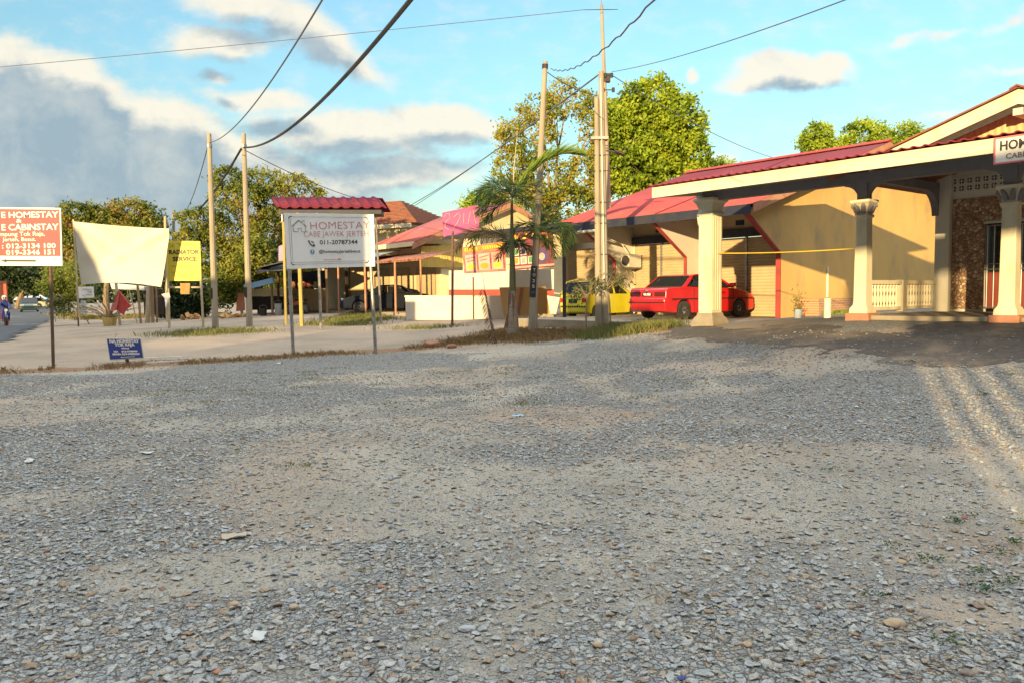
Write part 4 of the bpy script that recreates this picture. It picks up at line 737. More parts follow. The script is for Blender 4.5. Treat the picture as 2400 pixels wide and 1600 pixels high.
# white tarpaulin banner
tp = thing('white_tarpaulin', 'large blank white banner sheet tied between posts beside the yellow sign', 'banner', P(398, 760, 29.6)); n = 26; V = []
TL, TR, BR, BL = [P(x, y, dd) for x, y, dd in ((174, 520, 30.4), (399, 537, 29.6), (378, 673, 29.7), (189, 668, 30.5))]
for j in range(n):
    for i in range(n):
        u, v = i/(n-1), j/(n-1); q = TL.lerp(TR, u).lerp(BL.lerp(BR, u), v); bow = .05*math.sin(math.pi*u)*(1 if v > .5 else .6)*abs(v-.5)*2
        q = q+Vector((0, 0, (-bow if v < .5 else bow*2.4))); r = abs((1-u)-v); r2 = abs(u-v)
        fold = .10*math.exp(-(r/.07)**2)*u+.07*math.exp(-(r2/.1)**2)*(1-u)+.05*math.sin(u*9+v*4)*v; q.y += -fold+.12*math.sin(math.pi*u)*math.sin(math.pi*v)+.04*(fbm(u*6, v*6, 9)-.5); V.append(tuple(q-tp.location))
npmesh('sheet', V, [(j*n+i, j*n+i+1, (j+1)*n+i+1, (j+1)*n+i) for j in range(n-1) for i in range(n-1)], mat('white tarpaulin', (.60, .56, .46), (.56, .52, .42), .6, 1.5, .2, 6, dirt=(.6, .54, .42), dscale=1, damt=.3), tp, smooth=True)
MB().tube([P(172, 515, 30.5)-tp.location, P(185, 745, 30.5)-tp.location], .035, 6).build('post', MT['woodlight'], tp); MB().tube([P(387, 508, 29.9)-tp.location, P(392, 755, 29.9)-tp.location], .05, 6).build('post', MT['woodlight'], tp)
MB().tube([BR-tp.location, P(384, 690, 29.7)-tp.location, P(394, 700, 29.8)-tp.location], .01, 5).build('tie_cord', MT['black'], tp)
rg = thing('hanging_rag', 'white and grey rags knotted on the left post of the yellow sign', 'rag', P(386, 690, 29.5)); V = [P(x, y, 29.5+.1*math.sin(x))-rg.location for x, y in ((378, 690), (386, 688), (396, 686), (399, 697), (393, 706), (388, 722), (391, 716), (386, 700))]
MB().plate(V[:5]+[V[7]], (0, .03, 0)).build('cloth', MT['litter_white'], rg); MB().plate([V[4], V[5], V[7]], (0, .03, 0)).build('cloth', MT['board_white'], rg)
# ------------------------------------------------------------------ poles
def pole(name, label, x0, y0, x1, y1, r0, r1, d0=None, bz=None, m='concrete', group='concrete utility poles', d1=None, n=10):
    b = GP(x0, y0) if d0 is None else P(x0, y0, d0); t = P(x1, y1, d1 or b.y); r = thing(name, label, 'pole', b, 0, group)
    MB().tube([Vector((0, 0, -.3)), t-b], [r0, r1], n).build('shaft', MT[m], r, smooth=False); return r, b, t
G_ = 'concrete utility poles'
pa, ba, ta = pole('utility_pole', 'left one of the two bare concrete poles beyond the yellow sign', 505, 768, 490, 314, .128, .08, 30)
pb, bb_, tb = pole('utility_pole', 'right one of the two bare concrete poles, carrying the thick black cable', 585, 765, 571, 314, .128, .08, 30.2)
for r, b_, t_ in ((pa, ba, ta), (pb, bb_, tb)):
    v = (t_-b_); f0 = .16; MB().tube([v*.15+Vector((-.045, -.035, 0)), v*.205+Vector((-.045, -.035, 0))], [.082, .082], 10).build('stencil_band', MT['darksteel'], r); MB().tube([v*.93, v*.945], .105, 10).build('clamp', MT['steel'], r)
pc, bc, tc_ = pole('utility_pole', 'leaning concrete pole behind the palm with a black notice band', 1245, 785, 1278, 145, .122, .07, 23.3)
v = tc_-bc; MB().tube([v*.14, v*.255], [.121, .116], 12).build('notice_band', MT['ink_dark'], pc)
for ch, f_ in zip('TO25', (.24, .222, .20, .18)): fit(ch, .09, .075, MT['ink_white'], pc, v*f_+Vector((-.01, -.128, 0)), (rad(90), 0, rad(0)))
fit('UD', .05, .09, MT['fblue'], pc, v*.158+Vector((-.01, -.13, 0))); MB().tube([v*.975, v*.99], .095, 8).build('clamp', MT['darksteel'], pc)
pd, bd, td = pole('utility_pole', 'taller of the twin concrete poles joined by a clamp near the yellow car', 1419, 778, 1409, 168, .118, .075, 23.0)
pe, be, te = pole('utility_pole', 'shorter of the twin concrete poles joined by a clamp near the yellow car', 1403, 777, 1398, 230, .105, .065, 22.95)
v = td-bd; cl = MB(); cl.box(-.34, .16, -.18, .18, (v*.745).z-.04, (v*.745).z+.04); o = cl.build('clamp', MT['steel'], pd); o.location = (v*.745).xy.to_3d()
ins = MB()
for f_, dx in ((.985, .12), (.985, .30), (.93, .05), (.93, .34)): q = v*f_; ins.tube([q+Vector((0, 0, 0)), q+Vector((dx, 0, 0))], .018, 6); ins.lathe([(.03, -.06), (.05, 0), (.03, .06)], 0, 0, 8) if False else ins.tube([q+Vector((dx, 0, -.06)), q+Vector((dx, 0, .06))], .045, 8)
ins.build('insulators', MT['darksteel'], pd)
for f_ in (.3, .42, .5, .62, .68): MB().tube([v*f_+Vector((-.34, -.1, 0)), v*f_+Vector((.2, -.1, .01))], .012, 5).build('strap', MT['darksteel'], pd)
MB().tube([v*.2+Vector((-.03, -.17, 0)), v*.97+Vector((-.03, -.11, 0))], .018, 6).build('down_pipe', MT['whitepipe'], pd)
lp_ = MB().tube([v*.70+Vector((.1, 0, 0)), v*.69+Vector((.45, -.1, .0))], .025, 6); lp_.plate([v*.7+Vector((.35, -.2, -.06)), v*.7+Vector((.62, -.2, -.16)), v*.7+Vector((.62, .1, -.16)), v*.7+Vector((.35, .1, -.06))], (.0, 0, .06)); lp_.build('lamp_arm', MT['darksteel'], pd)
pf, bf, tf = pole('utility_pole', 'tallest thin pole standing behind the twin poles, top wire ring', 1436, 745, 1410, 12, .13, .055, 30.0)
v = tf-bf; MB().tube([v*.985+Vector((.62*math.cos(k*math.pi/9)-.02, .3*math.sin(k*math.pi/9), .10*math.sin(k*math.pi/9))) for k in range(19)], .010, 5).build('wire_ring', MT['darksteel'], pf); MB().tube([v, v+Vector((-.02, 0, .35))], .012, 6).build('spike', MT['steel'], pf)
MB().box(-.02, .22, -.12, .12, -.15, .15).build('junction_box', MT['darksteel'], pf, loc=v*.77)
pg, bg_, tg = pole('utility_pole', 'short distant pole just right of the white banner', 406, 700, 407, 494, .15, .10, 62, group=G_)
# ------------------------------------------------------------------ wires
MT['wire'] = mat('overhead wire', (.03, .03, .035), rough=.6); MT['wire_blue'] = mat('weathered wire', (.10, .11, .14), rough=.6)
def wire(a, b, s, r, label, m='wire', wav=0.):
    pts = sag(a, b, s, 40)
    if wav: pts = [p_+Vector((0, 0, wav*math.sin(i*1.9))) for i, p_ in enumerate(pts)]
    return tag(MB().tube(pts, r, 6).build('overhead_wire', MT[m], smooth=True), label, 'wire', 'overhead wires')
k30 = lambda px, py: P(px, py, 30)
wire(P(-60, 163, 33), P(1372, 23, 30), .05, .013, 'long faint wire crossing the whole sky from the left edge to the tallest pole', 'wire_blue')
wire(P(1291, 162, 23.3), P(1560, -30, 9), .35, .012, 'kinked wire rising right from the leaning pole top', 'wire_blue', .02)
wire(P(1434, 169, 23), P(2040, -22, 10), .12, .009, 'thin blue grey wire rising right from the twin poles', 'wire_blue')
wire(P(1400, 178, 23), P(935, 496, 55), .25, .022, 'lower of two wires falling left from the twin poles behind the palm', 'wire_blue'); wire(P(1402, 176, 23), P(965, 487, 55), .12, .018, 'upper of two wires falling left from the twin poles behind the palm', 'wire_blue')
wire(P(571, 346, 30.1), P(980, -22, 10.5), .55, .034, 'thick twisted black cable rising right from the bare pole'); wire(P(565, 350, 30.1), P(408, 513, 62), .9, .045, 'black cable dropping left from the bare pole to the far short pole')
wire(P(490, 335, 30), P(770, -25, 11), .45, .014, 'thin grey wire rising steeply from the left bare pole', 'wire_blue'); wire(P(488, 340, 30), P(411, 505, 62), 1.0, .02, 'thin grey wire dropping from the left bare pole', 'wire_blue')
wire(P(573, 352, 30.1), P(905, 482, 48), .3, .016, 'thin wire falling right from the bare pole toward the brown roof', 'wire_blue')
wire(P(1436, 178, 23.1), P(1850, 380, 44), .35, .012, 'faint wire falling right behind the big green tree', 'wire_blue')
wire(P(1283, 170, 23.3), P(1400, 225, 23), .1, .014, 'short wire between the leaning pole and the twin poles')
# ------------------------------------------------------------------ palms
MT['palmtrunk'] = mat('palm trunk', (.33, .27, .20), (.24, .19, .14), .9, 3, .4, 20, stretch=(1, 1, 5)); MT['palmgreen'] = mat('green palm shaft', (.14, .15, .06), (.11, .12, .05), .6, 3, stretch=(1, 1, 3)); MT['sheath'] = mat('dry palm sheath', (.22, .12, .07), (.15, .08, .05), .8, 6)
MT['palmleaf'] = leafmat('palm leaflets', [(.025, .055, .02), (.045, .09, .028), (.07, .12, .035), (.10, .15, .04)], .35); MT['palmbright'] = leafmat('young palm leaflets', [(.20, .32, .05), (.28, .40, .07), (.36, .44, .10)], .45); MT['palmdry'] = leafmat('dry palm leaflets', [(.10, .07, .05), (.16, .11, .07), (.07, .07, .03)], .2)
def frond(parent, o, az, el, L, droop, m, nl=90, ll=.42, plum=1., name='frond', gat=0., w=.024):
    if m == 'palmleaf': nl = int(nl*.5)
    o = Vector(o); pts = []; d = Vector((math.cos(az)*math.cos(el), math.sin(az)*math.cos(el), math.sin(el))); p_ = o.copy(); seg = 14; e = el
    for i in range(seg+1):
        pts.append(p_.copy()); e -= droop/seg*(.4+1.2*i/seg); d = Vector((math.cos(az)*math.cos(e), math.sin(az)*math.cos(e), math.sin(e))); p_ = p_+d*L/seg
    r = MB().tube(pts, [.016*(1-.8*i/seg) for i in range(seg+1)], 5).build(name, MT['palmgreen'] if m != 'palmdry' else MT['sheath'], parent)
    C, D, LL = [], [], []
    for k in range(nl):
        t = .10+.90*k/nl; i = min(int(t*seg), seg-1); f_ = t*seg-i; q = pts[i].lerp(pts[i+1], f_); ax = (pts[i+1]-pts[i]).normalized(); sd = ax.cross(Vector((0, 0, 1))).normalized(); up = sd.cross(ax)
        for s_ in (-1, 1):
            tw = random.gauss(0, .5)*plum; dr_ = (sd*s_*math.cos(tw)+up*math.sin(tw)+ax*(.55+.7*t+gat)).normalized(); dr_.z -= .25*random.random()*(1-gat); l = ll*(.45+1.1*math.sin(math.pi*min(t*.93+.05, 1)))*random.uniform(.8, 1.1); dr_.normalize()
            C.append(q+dr_*l*.5); D.append(dr_); LL.append(l)
    C = np.array([list(c) for c in C]); D = np.array([list(c) for c in D]); leaves('leaflets', C, D, np.array(LL), w, MT[m], r, RNG.uniform(size=len(C))); return r
def palm(label, px, py, hz, lean, rb, fr, sheath=False, name='palm_tree', d0=None):
    b = GP(px, py) if d0 is None else P(px, py, d0); r = thing(name, label, 'palm', b, random.random()*0, 'palms by the poles'); top = Vector((lean[0], lean[1], hz-b.z)); h = top.z
    f0 = .32; MB().tube([(0, 0, -.2), (top.x*.1, 0, h*.1), (top.x*f0, top.y*f0, h*f0)], [rb*1.25, rb, rb*.72], 12).build('trunk', MT['palmtrunk'], r, smooth=True)
    MB().tube([top*f0, top*.62, top*.97], [rb*.5, rb*.42, rb*.22], 10).build('crownshaft', MT['palmgreen'], r, smooth=True)
    if sheath: MB().plate([top*f0+Vector((-.09, -.1, .05)), top*f0+Vector((.10, -.12, -.15)), top*f0+Vector((.03, -.14, -.9)), top*f0+Vector((-.25, -.1, -1.1)), top*f0+Vector((-.12, -.1, -.6))], (0, .02, 0)).build('dry_sheath', MT['sheath'], r)
    for a in fr: frond(r, top*a[0], a[1], a[2], a[3], a[4], a[5], *(a[6:]))
    return r, b, top
# tall palm with the bright upright frond
palm('tall palm in front of the leaning pole with one bright upright frond', 1199, 786, 4.35, (.05, 0, 0), .15, [
    (.97, .0, 1.15, 2.5, 1.35, 'palmbright', 190, .62, .3, 'frond', .8, .034), (1.0, 3.0, .9, 1.35, 2.6, 'palmleaf', 110, .42, 1.2), (.99, 3.5, .1, 1.2, 1.3, 'palmleaf', 110, .42, 1.2), (1.0, 4.1, .8, 1.2, 2.3, 'palmleaf', 100, .42, 1.2),
    (.99, 4.9, .9, 1.05, 2.2, 'palmleaf', 100, .4, 1.2), (1.0, .3, 1.0, 1.0, 2.0, 'palmleaf', 90, .36, 1.2), (1.0, 1.4, 1.1, 1.1, 1.9, 'palmleaf', 90, .36, 1.2), (1.0, 2.3, 1.1, 1.25, 2.0, 'palmleaf', 90, .36, 1.2), (.98, 3.2, -.35, 1.0, .8, 'palmleaf', 90, .36, 1.2), (1.0, 5.6, .1, .8, 1.5, 'palmleaf', 80, .34, 1.2)], True)
MB().tube([P(1200, 470, 22.6), P(1205, 390, 22.6), P(1213, 308, 22.6)], [.016, .012, .005], 6).build('x', MT['woodlight']).name = 'spear_leaf'
tag(bpy.data.objects['spear_leaf'], 'straight pale unopened spear leaf rising from the tall palm crown', 'palm leaf')
palm('shorter palm behind the tall one, long fronds reaching left over the pink sign', 1207, 776, 3.05, (-.02, 0, 0), .11, [
    (1, 3.14, .75, 2.05, 2.1, 'palmdry', 120, .40, 1.), (1, 3.0, .95, 1.75, 2.6, 'palmleaf', 110, .36, 1.), (1, .05, .8, 1.3, 2.3, 'palmleaf', 100, .34, 1), (.99, 4.3, .4, .7, 1.8, 'palmleaf', 90, .30, 1.2), (1, 5.2, .3, .7, 1.9, 'palmleaf', 90, .3, 1.2), (.98, 3.6, -.1, .7, 1.4, 'palmleaf', 80, .3, 1.2), (1, .4, .2, .7, 1.5, 'palmleaf', 80, .3, 1.2), (1, 1.6, .6, .7, 1.5, 'palmleaf', 80, .3, 1.2)], d0=23.4)
palm('palm growing against the leaning pole, drooping dark fronds on its right', 1252, 778, 3.5, (.12, 0, 0), .10, [
    (1, 0, .75, 1.6, 3.0, 'palmleaf', 120, .42, 1.), (.97, .1, .25, 1.25, 2.2, 'palmleaf', 110, .42, 1.), (1, 6.0, .9, 1.2, 3.0, 'palmleaf', 110, .4, 1.1), (1, 3.1, .8, .9, 2.3, 'palmleaf', 100, .34, 1.1), (1, 4.6, .7, .9, 2.6, 'palmleaf', 90, .34, 1.2), (1, 1.5, 1.1, 1.1, 1.4, 'palmleaf', 90, .32, 1.2), (1, .6, 1.2, 1.0, 1.0, 'palmleaf', 90, .3, 1.2), (.95, .0, -.4, .9, 1.2, 'palmleaf', 90, .34, 1.2), (1, 5.3, .2, .9, 2.6, 'palmleaf', 90, .34, 1.1)], d0=23.6)
sp = thing('dead_frond', 'dry drooping palm frond standing left of the tall palm foot', 'palm frond', GP(1160, 805)); MB().tube([(0, 0, 0), (-.15, 0, .75), (-.32, 0, 1.9)], [.03, .015, .006], 5).build('stalk', MT['sheath'], sp)
c = []; D = []
for k in range(110): t = random.random(); q = Vector((-.32*t, 0, 1.5*t)); dd = Vector((random.choice((-1, 1))*.6, random.uniform(-.4, .4), -1)).normalized(); c.append(list(q+dd*.12)); D.append(list(dd))
leaves('dry_leaflets', np.array(c), np.array(D), .26, .02, MT['palmdry'], sp, RNG.uniform(size=len(c)))
# saplings
MT['sapleaf'] = leafmat('sapling leaves', [(.05, .08, .03), (.09, .12, .04), (.14, .15, .06), (.10, .07, .06)], .3)
def sapling(label, px, py, d, hpx, spread, n, lean=0., rr=.025, ls=.14, blobs=None, name='young_tree'):
    b = P(px, py, d); b.z = H(b.x, b.y); h = hpx*d/FPX; r = thing(name, label, 'tree', b, 0, 'young trees by the poles'); t = MB(); t.tube([(0, 0, -.1), (lean*.4, 0, h*.5), (lean, 0, h*.72)], [rr*1.3, rr, rr*.7], 7); C, D = [], []
    for k in range(11):
        a = random.uniform(0, 6.28); e = random.uniform(.1, 1.1); l = spread*random.uniform(.6, 1.15); s0 = Vector((lean, 0, h*random.uniform(.62, .72))); q = s0+Vector((math.cos(a)*math.cos(e), math.sin(a)*math.cos(e), math.sin(e)))*l; t.tube([s0, s0.lerp(q, .5)+Vector((0, 0, .05)), q], [rr*.4, rr*.3, .004], 5)
        for j in range(n//11): f_ = random.uniform(.5, 1.1); p_ = s0.lerp(q, f_); C.append([p_.x+random.gauss(0, .07), p_.y+random.gauss(0, .07), p_.z-abs(random.gauss(0, .09))]); D.append([random.gauss(0, .6)+math.cos(a)*.5, random.gauss(0, .6), random.gauss(-.5, .5)])
    t.build('trunk', MT['wood'], r); leaves('foliage', np.array(C), np.array(D), ls, ls*.28, MT['sapleaf'], r, RNG.uniform(size=len(C))); return r
sapling('thin sapling left of the twin poles in front of the yellow car', 1373, 776, 22.3, 120, .75, 260, .05, ls=.13)
sapling('leafy sapling growing between the twin poles and the red car', 1432, 780, 22.4, 150, .75, 240, -.1, .02, ls=.16)
# ------------------------------------------------------------------ trees
MT['bark'] = mat('tree bark', (.28, .21, .14), (.2, .15, .1), .9, 6, .4, 20, stretch=(1, 1, .3))
def tree(label, d, blobs, base, n, m, leaf=.22, trunk=.16, group='trees beyond the buildings', name='tree', clump=.45, per=16, bare=0, limbs=True, cat='tree', dj=.8):
    bx = P(base[0], base[1], d); bx.z = H(bx.x, bx.y); r = thing(name, label, cat, bx, random.random()*0, group); CC, DD = [], []; tot = sum(b[2]*b[3] for b in blobs)
    tr = MB(); mid = None
    bl = []
    for (px, py, rx, ry) in blobs: c = P(px, py, d+RNG.uniform(-.5, .5)*dj); bl.append((np.array(c-bx), rx*d/FPX, ry*d/FPX))
    cen = sum((b[0] for b in bl))/len(bl); top = Vector((cen[0]*.4, cen[1]*.4, max(min(b[0][2]-b[2]*.6 for b in bl), .6)))
    tr.tube([(0, 0, -.3), top*.5+Vector((random.gauss(0, .1), 0, 0)), top], [trunk*1.3, trunk, trunk*.8], 8)
    for c, rx, rz in bl:
        if limbs:
            e = Vector(c); m_ = top.lerp(e, .55)+Vector((random.gauss(0, .2), random.gauss(0, .2), .15)); tr.tube([top, m_, e, e+Vector((random.gauss(0, .4)*rx, random.gauss(0, .3), rz*.6))], [trunk*.6, trunk*.4, trunk*.2, trunk*.06], 6)
            for k in range(3): a = unit(RNG.normal(size=(1, 3)))[0]; tr.tube([m_, e+Vector(a*np.array([rx, rx*.8, rz])*.8)], [trunk*.22, trunk*.05], 5)
        k = max(int(n*rx*rz*FPX*FPX/d/d/tot/per), 3); q = unit(RNG.normal(size=(k, 3))); rr = RNG.uniform(.45, 1.0, (k, 1))**.45; ry = (rx+rz)/2*.95
        cc = c+q*rr*np.array([rx, ry, rz]); cl = clump*RNG.uniform(.6, 1.3, (k, 1, 1)); off = RNG.normal(0, .5, (k, per, 3))*cl*np.array([1, 1, .7]); CC.append((cc[:, None]+off).reshape(-1, 3)); DD.append((q[:, None]*.6+RNG.normal(0, .7, (k, per, 3))+np.array([0, 0, -.25])).reshape(-1, 3))
    tr.build('trunk', MT['bark'], r, smooth=True); C = np.concatenate(CC); D = np.concatenate(DD); C[:, 2] = np.maximum(C[:, 2], .05)
    big = np.clip(.5+.45*(fbm(C[:, 0]*1.1+C[:, 2], C[:, 2]*1.1+C[:, 1]*.5, 31, 3)-.5)*3+RNG.normal(0, .18, len(C)), 0, 1); leaves('crown', C, D, leaf*RNG.uniform(.7, 1.3, len(C)), leaf*.55, m, r, big); return r
LG = leafmat('mango leaves', [(.08, .13, .012), (.19, .28, .02), (.32, .42, .03), (.46, .52, .06)], .3)
LO = leafmat('golden leaves', [(.11, .16, .02), (.22, .27, .03), (.34, .35, .05), (.44, .31, .06), (.20, .26, .03)], .35)
LF = leafmat('feathery leaves', [(.06, .09, .015), (.14, .18, .025), (.24, .26, .04), (.36, .31, .06)], .35)
LR = leafmat('rusty green leaves', [(.06, .09, .015), (.14, .18, .025), (.24, .24, .04), (.38, .20, .08)], .3)
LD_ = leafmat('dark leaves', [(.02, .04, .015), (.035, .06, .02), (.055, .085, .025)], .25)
LB = leafmat('bright shrub leaves', [(.12, .16, .025), (.19, .23, .04), (.27, .29, .06)], .4)
tree('tall sparse golden leaved tree behind the leaning pole', 44, [(1250, 335, 62, 70), (1330, 235, 62, 45), (1205, 400, 50, 60), (1290, 430, 95, 60), (1385, 300, 30, 80), (1370, 420, 50, 60), (1200, 320, 40, 38), (1265, 262, 50, 40), (1230, 480, 80, 50), (1330, 480, 80, 40)], (1300, 735), 17000, LO, .2, .14, clump=.36, per=26)
tree('large dense green mango tree above the shop roof', 46, [(1490, 320, 75, 85), (1445, 290, 50, 55), (1525, 235, 65, 50), (1585, 300, 62, 75), (1612, 370, 50, 62), (1480, 400, 90, 60), (1570, 415, 85, 50), (1430, 370, 42, 85), (1540, 340, 80, 70), (1625, 420, 35, 45)], (1520, 730), 42000, LG, .26, .2, clump=.40, per=36)
tree('low green tree top at the right foot of the mango tree', 58, [(1690, 395, 34, 18), (1655, 400, 30, 20)], (1680, 720), 2500, LG, .25, .1)
tree('rounded green tree in three clumps behind the roof ridge', 54, [(1912, 325, 38, 36), (2025, 322, 56, 36), (2125, 318, 40, 28), (1960, 365, 70, 30), (2075, 360, 80, 30)], (2010, 700), 17000, LG, .24, .18, clump=.42, per=32)
tree('green tree peeping behind the pink gable', 52, [(1140, 470, 42, 26), (1105, 480, 26, 16), (1170, 500, 60, 30)], (1150, 720), 5000, LG, .22, .12)
tree('feathery spreading tree behind the bare poles', 45, [(530, 420, 36, 30), (610, 425, 60, 28), (690, 432, 45, 20), (735, 450, 28, 14), (560, 465, 70, 34), (650, 470, 50, 30), (475, 520, 60, 34), (545, 545, 70, 50), (625, 560, 50, 70), (450, 560, 40, 30), (500, 600, 55, 50), (580, 620, 60, 55)], (612, 735), 20000, LF, .2, .15, clump=.36, per=30)
tree('slim tree with pale trunk in front of the feathery tree', 43, [(560, 640, 42, 34), (530, 665, 35, 26), (598, 600, 35, 40), (520, 700, 26, 22)], (572, 738), 7000, LF, .18, .07)
tree('broad tree with rust tinged top behind the white banner', 58, [(300, 503, 62, 32), (345, 520, 40, 36), (250, 515, 50, 30), (180, 500, 44, 26), (215, 555, 80, 45), (320, 560, 70, 40), (150, 560, 36, 60), (180, 610, 60, 50), (360, 560, 30, 50)], (250, 722), 24000, LR, .25, .2, clump=.5, per=34)
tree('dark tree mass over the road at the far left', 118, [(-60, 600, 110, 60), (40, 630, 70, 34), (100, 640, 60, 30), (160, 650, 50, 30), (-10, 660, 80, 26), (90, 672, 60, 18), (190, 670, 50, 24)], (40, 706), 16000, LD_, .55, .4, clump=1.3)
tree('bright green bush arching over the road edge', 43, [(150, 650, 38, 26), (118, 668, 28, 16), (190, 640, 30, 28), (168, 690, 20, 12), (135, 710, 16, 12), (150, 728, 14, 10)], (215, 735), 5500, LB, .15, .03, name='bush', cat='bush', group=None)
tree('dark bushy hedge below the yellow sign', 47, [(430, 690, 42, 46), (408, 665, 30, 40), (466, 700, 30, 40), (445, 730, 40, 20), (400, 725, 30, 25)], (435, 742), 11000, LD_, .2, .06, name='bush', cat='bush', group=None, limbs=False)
tree('mid green tree behind the blue shed roof', 52, [(690, 520, 50, 60), (660, 600, 40, 50), (640, 640, 50, 40), (720, 600, 50, 50)], (660, 728), 8000, LF, .22, .1)
# distant wood
C = []
for k in range(2600): a = RNG.uniform(-600, 1250); h = 6+5*vnoise(a*.01, 3, 2); C.append((a, h))
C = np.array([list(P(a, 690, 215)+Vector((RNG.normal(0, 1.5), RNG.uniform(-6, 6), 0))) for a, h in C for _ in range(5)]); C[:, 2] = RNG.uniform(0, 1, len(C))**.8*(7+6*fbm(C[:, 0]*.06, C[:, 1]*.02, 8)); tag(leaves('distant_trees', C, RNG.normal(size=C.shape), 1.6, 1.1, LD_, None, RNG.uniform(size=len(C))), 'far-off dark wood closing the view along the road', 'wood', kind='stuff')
# ------------------------------------------------------------------ vehicles
MT['lens_red'] = mat('red lamp lens', (.45, .02, .02), rough=.15); MT['lens_clear'] = mat('clear lamp lens', (.65, .65, .62), rough=.1, metal=.3); MT['alloy'] = mat('wheel alloy', (.45, .45, .44), rough=.35, metal=.7); MT['interior'] = mat('seat cloth', (.07, .06, .06))
def glassmat():
    m = bpy.data.materials.new('window glass'); m.use_nodes = True; t = m.node_tree; b = t.nodes['Principled BSDF']; b.inputs['Base Color'].default_value = (.02, .025, .025, 1); b.inputs['Roughness'].default_value = .03; b.inputs['Alpha'].default_value = .8; return m
MT['glass'] = glassmat()
def carpaint(name, c, rough=.28, dirt=None): return mat(name, c, tuple(x*.9 for x in c), rough, 2, spec=.5, coat=.6, dirt=dirt or tuple(x*.55+.05 for x in c), dscale=1.3, damt=.3)
def arc(cx, cz, r, n=9): return [(cx+r*math.cos(a), cz+r*math.sin(a)) for a in np.linspace(math.pi, 0, n)]
def car(name, label, cat, base, head, paint, L, W, upper, gh, wheels, wr, win, rearwin, wind, group=None, plate=None, lights='rear', wheelmat='alloy', trim=None, sill=.2, gw=.82, det=True, wz=None):
    hd_ = math.atan2(head[1], head[0]); r = thing(name, label, cat, base, hd_, group); ar = wr+.05
    bot = [(L-.02, sill+.06)]
    low = []; wx = sorted(wheels)
    low = [(.02, sill+.06)]
    for cx in wx: low += [(cx-ar, sill)]+[(p_[0], max(p_[1], sill)) for p_ in arc(cx, wr, ar)][1:-1]+[(cx+ar, sill)]
    low.append((L-.02, sill+.06)); poly = low+upper[::-1]; hw = W/2
    body = MB(); ns = len(poly)
    # plan taper: narrower at nose and tail
    def wd_(x): return hw*(1-.10*max(0, (.45-x)/.45)**2-.14*max(0, (x-(L-.7))/.7)**2)
    V = [(x, wd_(x), z) for x, z in poly]+[(x, -wd_(x), z) for x, z in poly]; Fc = [tuple(range(ns)), tuple(range(2*ns-1, ns-1, -1))]+[(i, i+ns, (i+1) % ns+ns, (i+1) % ns) for i in range(ns)]
    bo = MB().add(V, Fc).build('body', paint, r, smooth=True, bevel=.035)
    # greenhouse
    zb = gh[0][1]; zt = max(z for x, z in gh); gwd = lambda z: hw*.96-(hw*.96-hw*gw)*((z-zb)/(zt-zb)); k = len(gh)
    gi_ = [(x, z) for x, z in gh]
    roofpts = [p_ for p_ in gh if p_[1] > zb+.6*(zt-zb)]
    V = []; pil = MB()
    rf = MB(); xs0 = [p_[0] for p_ in roofpts]; top = [(x, z) for x, z in roofpts]; kk = len(top)
    V = [(x, gwd(z), z) for x, z in top]+[(x, -gwd(z), z) for x, z in top]+[(x, gwd(z)-.02, z-.05) for x, z in top]+[(x, -gwd(z)+.02, z-.05) for x, z in top]
    Fc = [(i, i+1, i+1+kk, i+kk) for i in range(kk-1)]+[(i+2*kk, i+1+2*kk, i+1+3*kk, i+3*kk) for i in range(kk-1)]+[(i, i+1, i+1+2*kk, i+2*kk) for i in range(kk-1)]+[(i+kk, i+1+kk, i+1+3*kk, i+3*kk) for i in range(kk-1)]+[(0, kk, 3*kk, 2*kk), (kk-1, 2*kk-1, 4*kk-1, 3*kk-1)]
    MB().add(V, Fc).build('roof', paint, r, smooth=True, bevel=.02)
    def P3(x, z, s_, off=0): return Vector((x, s_*(gwd(z)+off), z))
    pl_ = MB()
    for s_ in (-1, 1):
        for a, b in [(gh[0], roofpts[0]), (gh[-1], roofpts[-1])]+win['pillars']:
            w_ = win.get('pw', .05); wb_ = w_ if (a in (gh[0], gh[-1])) else w_*.7
            sgn = 1 if a is gh[0] else (-1 if a is gh[-1] else 0)
            ax0, ax1 = (a[0], a[0]+sgn*wb_*3.2) if sgn else (a[0]-wb_, a[0]+wb_); bx0, bx1 = (b[0], b[0]+sgn*wb_*2) if sgn else (b[0]-wb_, b[0]+wb_)
            pl_.plate([P3(ax0, a[1], s_), P3(ax1, a[1], s_), P3(bx1, b[1], s_), P3(bx0, b[1], s_)], (0, -s_*.03, 0))
    pl_.build('pillars', paint, r)
    for s_ in (-1, 1):
        for wpoly in win['side']: MB().plate([P3(x, z, s_, -.012) for x, z in wpoly], (0, -s_*.006, 0)).build('side_window', MT['glass'], r)
    def cross(a, b, nm, ins=.05):
        q = [Vector((a[0], -gwd(a[1])+ins, a[1])), Vector((a[0], gwd(a[1])-ins, a[1])), Vector((b[0], gwd(b[1])-ins, b[1])), Vector((b[0], -gwd(b[1])+ins, b[1]))]; MB().plate(q, (.006, 0, .004)).build(nm, MT['glass'], r)
    cross(*rearwin, 'rear_window'); cross(*wind, 'windscreen')
    MB().box(gh[0][0]+.06, gh[-1][0]-.06, -hw*.86, hw*.86, zb-.02, zb+.028).build('cabin_floor', MT['interior'], r)
    se = MB(); [se.box(x, x+.14, y-.24, y+.24, .45, zb+.22) for x in (L*.36, L*.58) for y in (-.33, .33)]; se.build('seats', MT['interior'], r, bevel=.04)
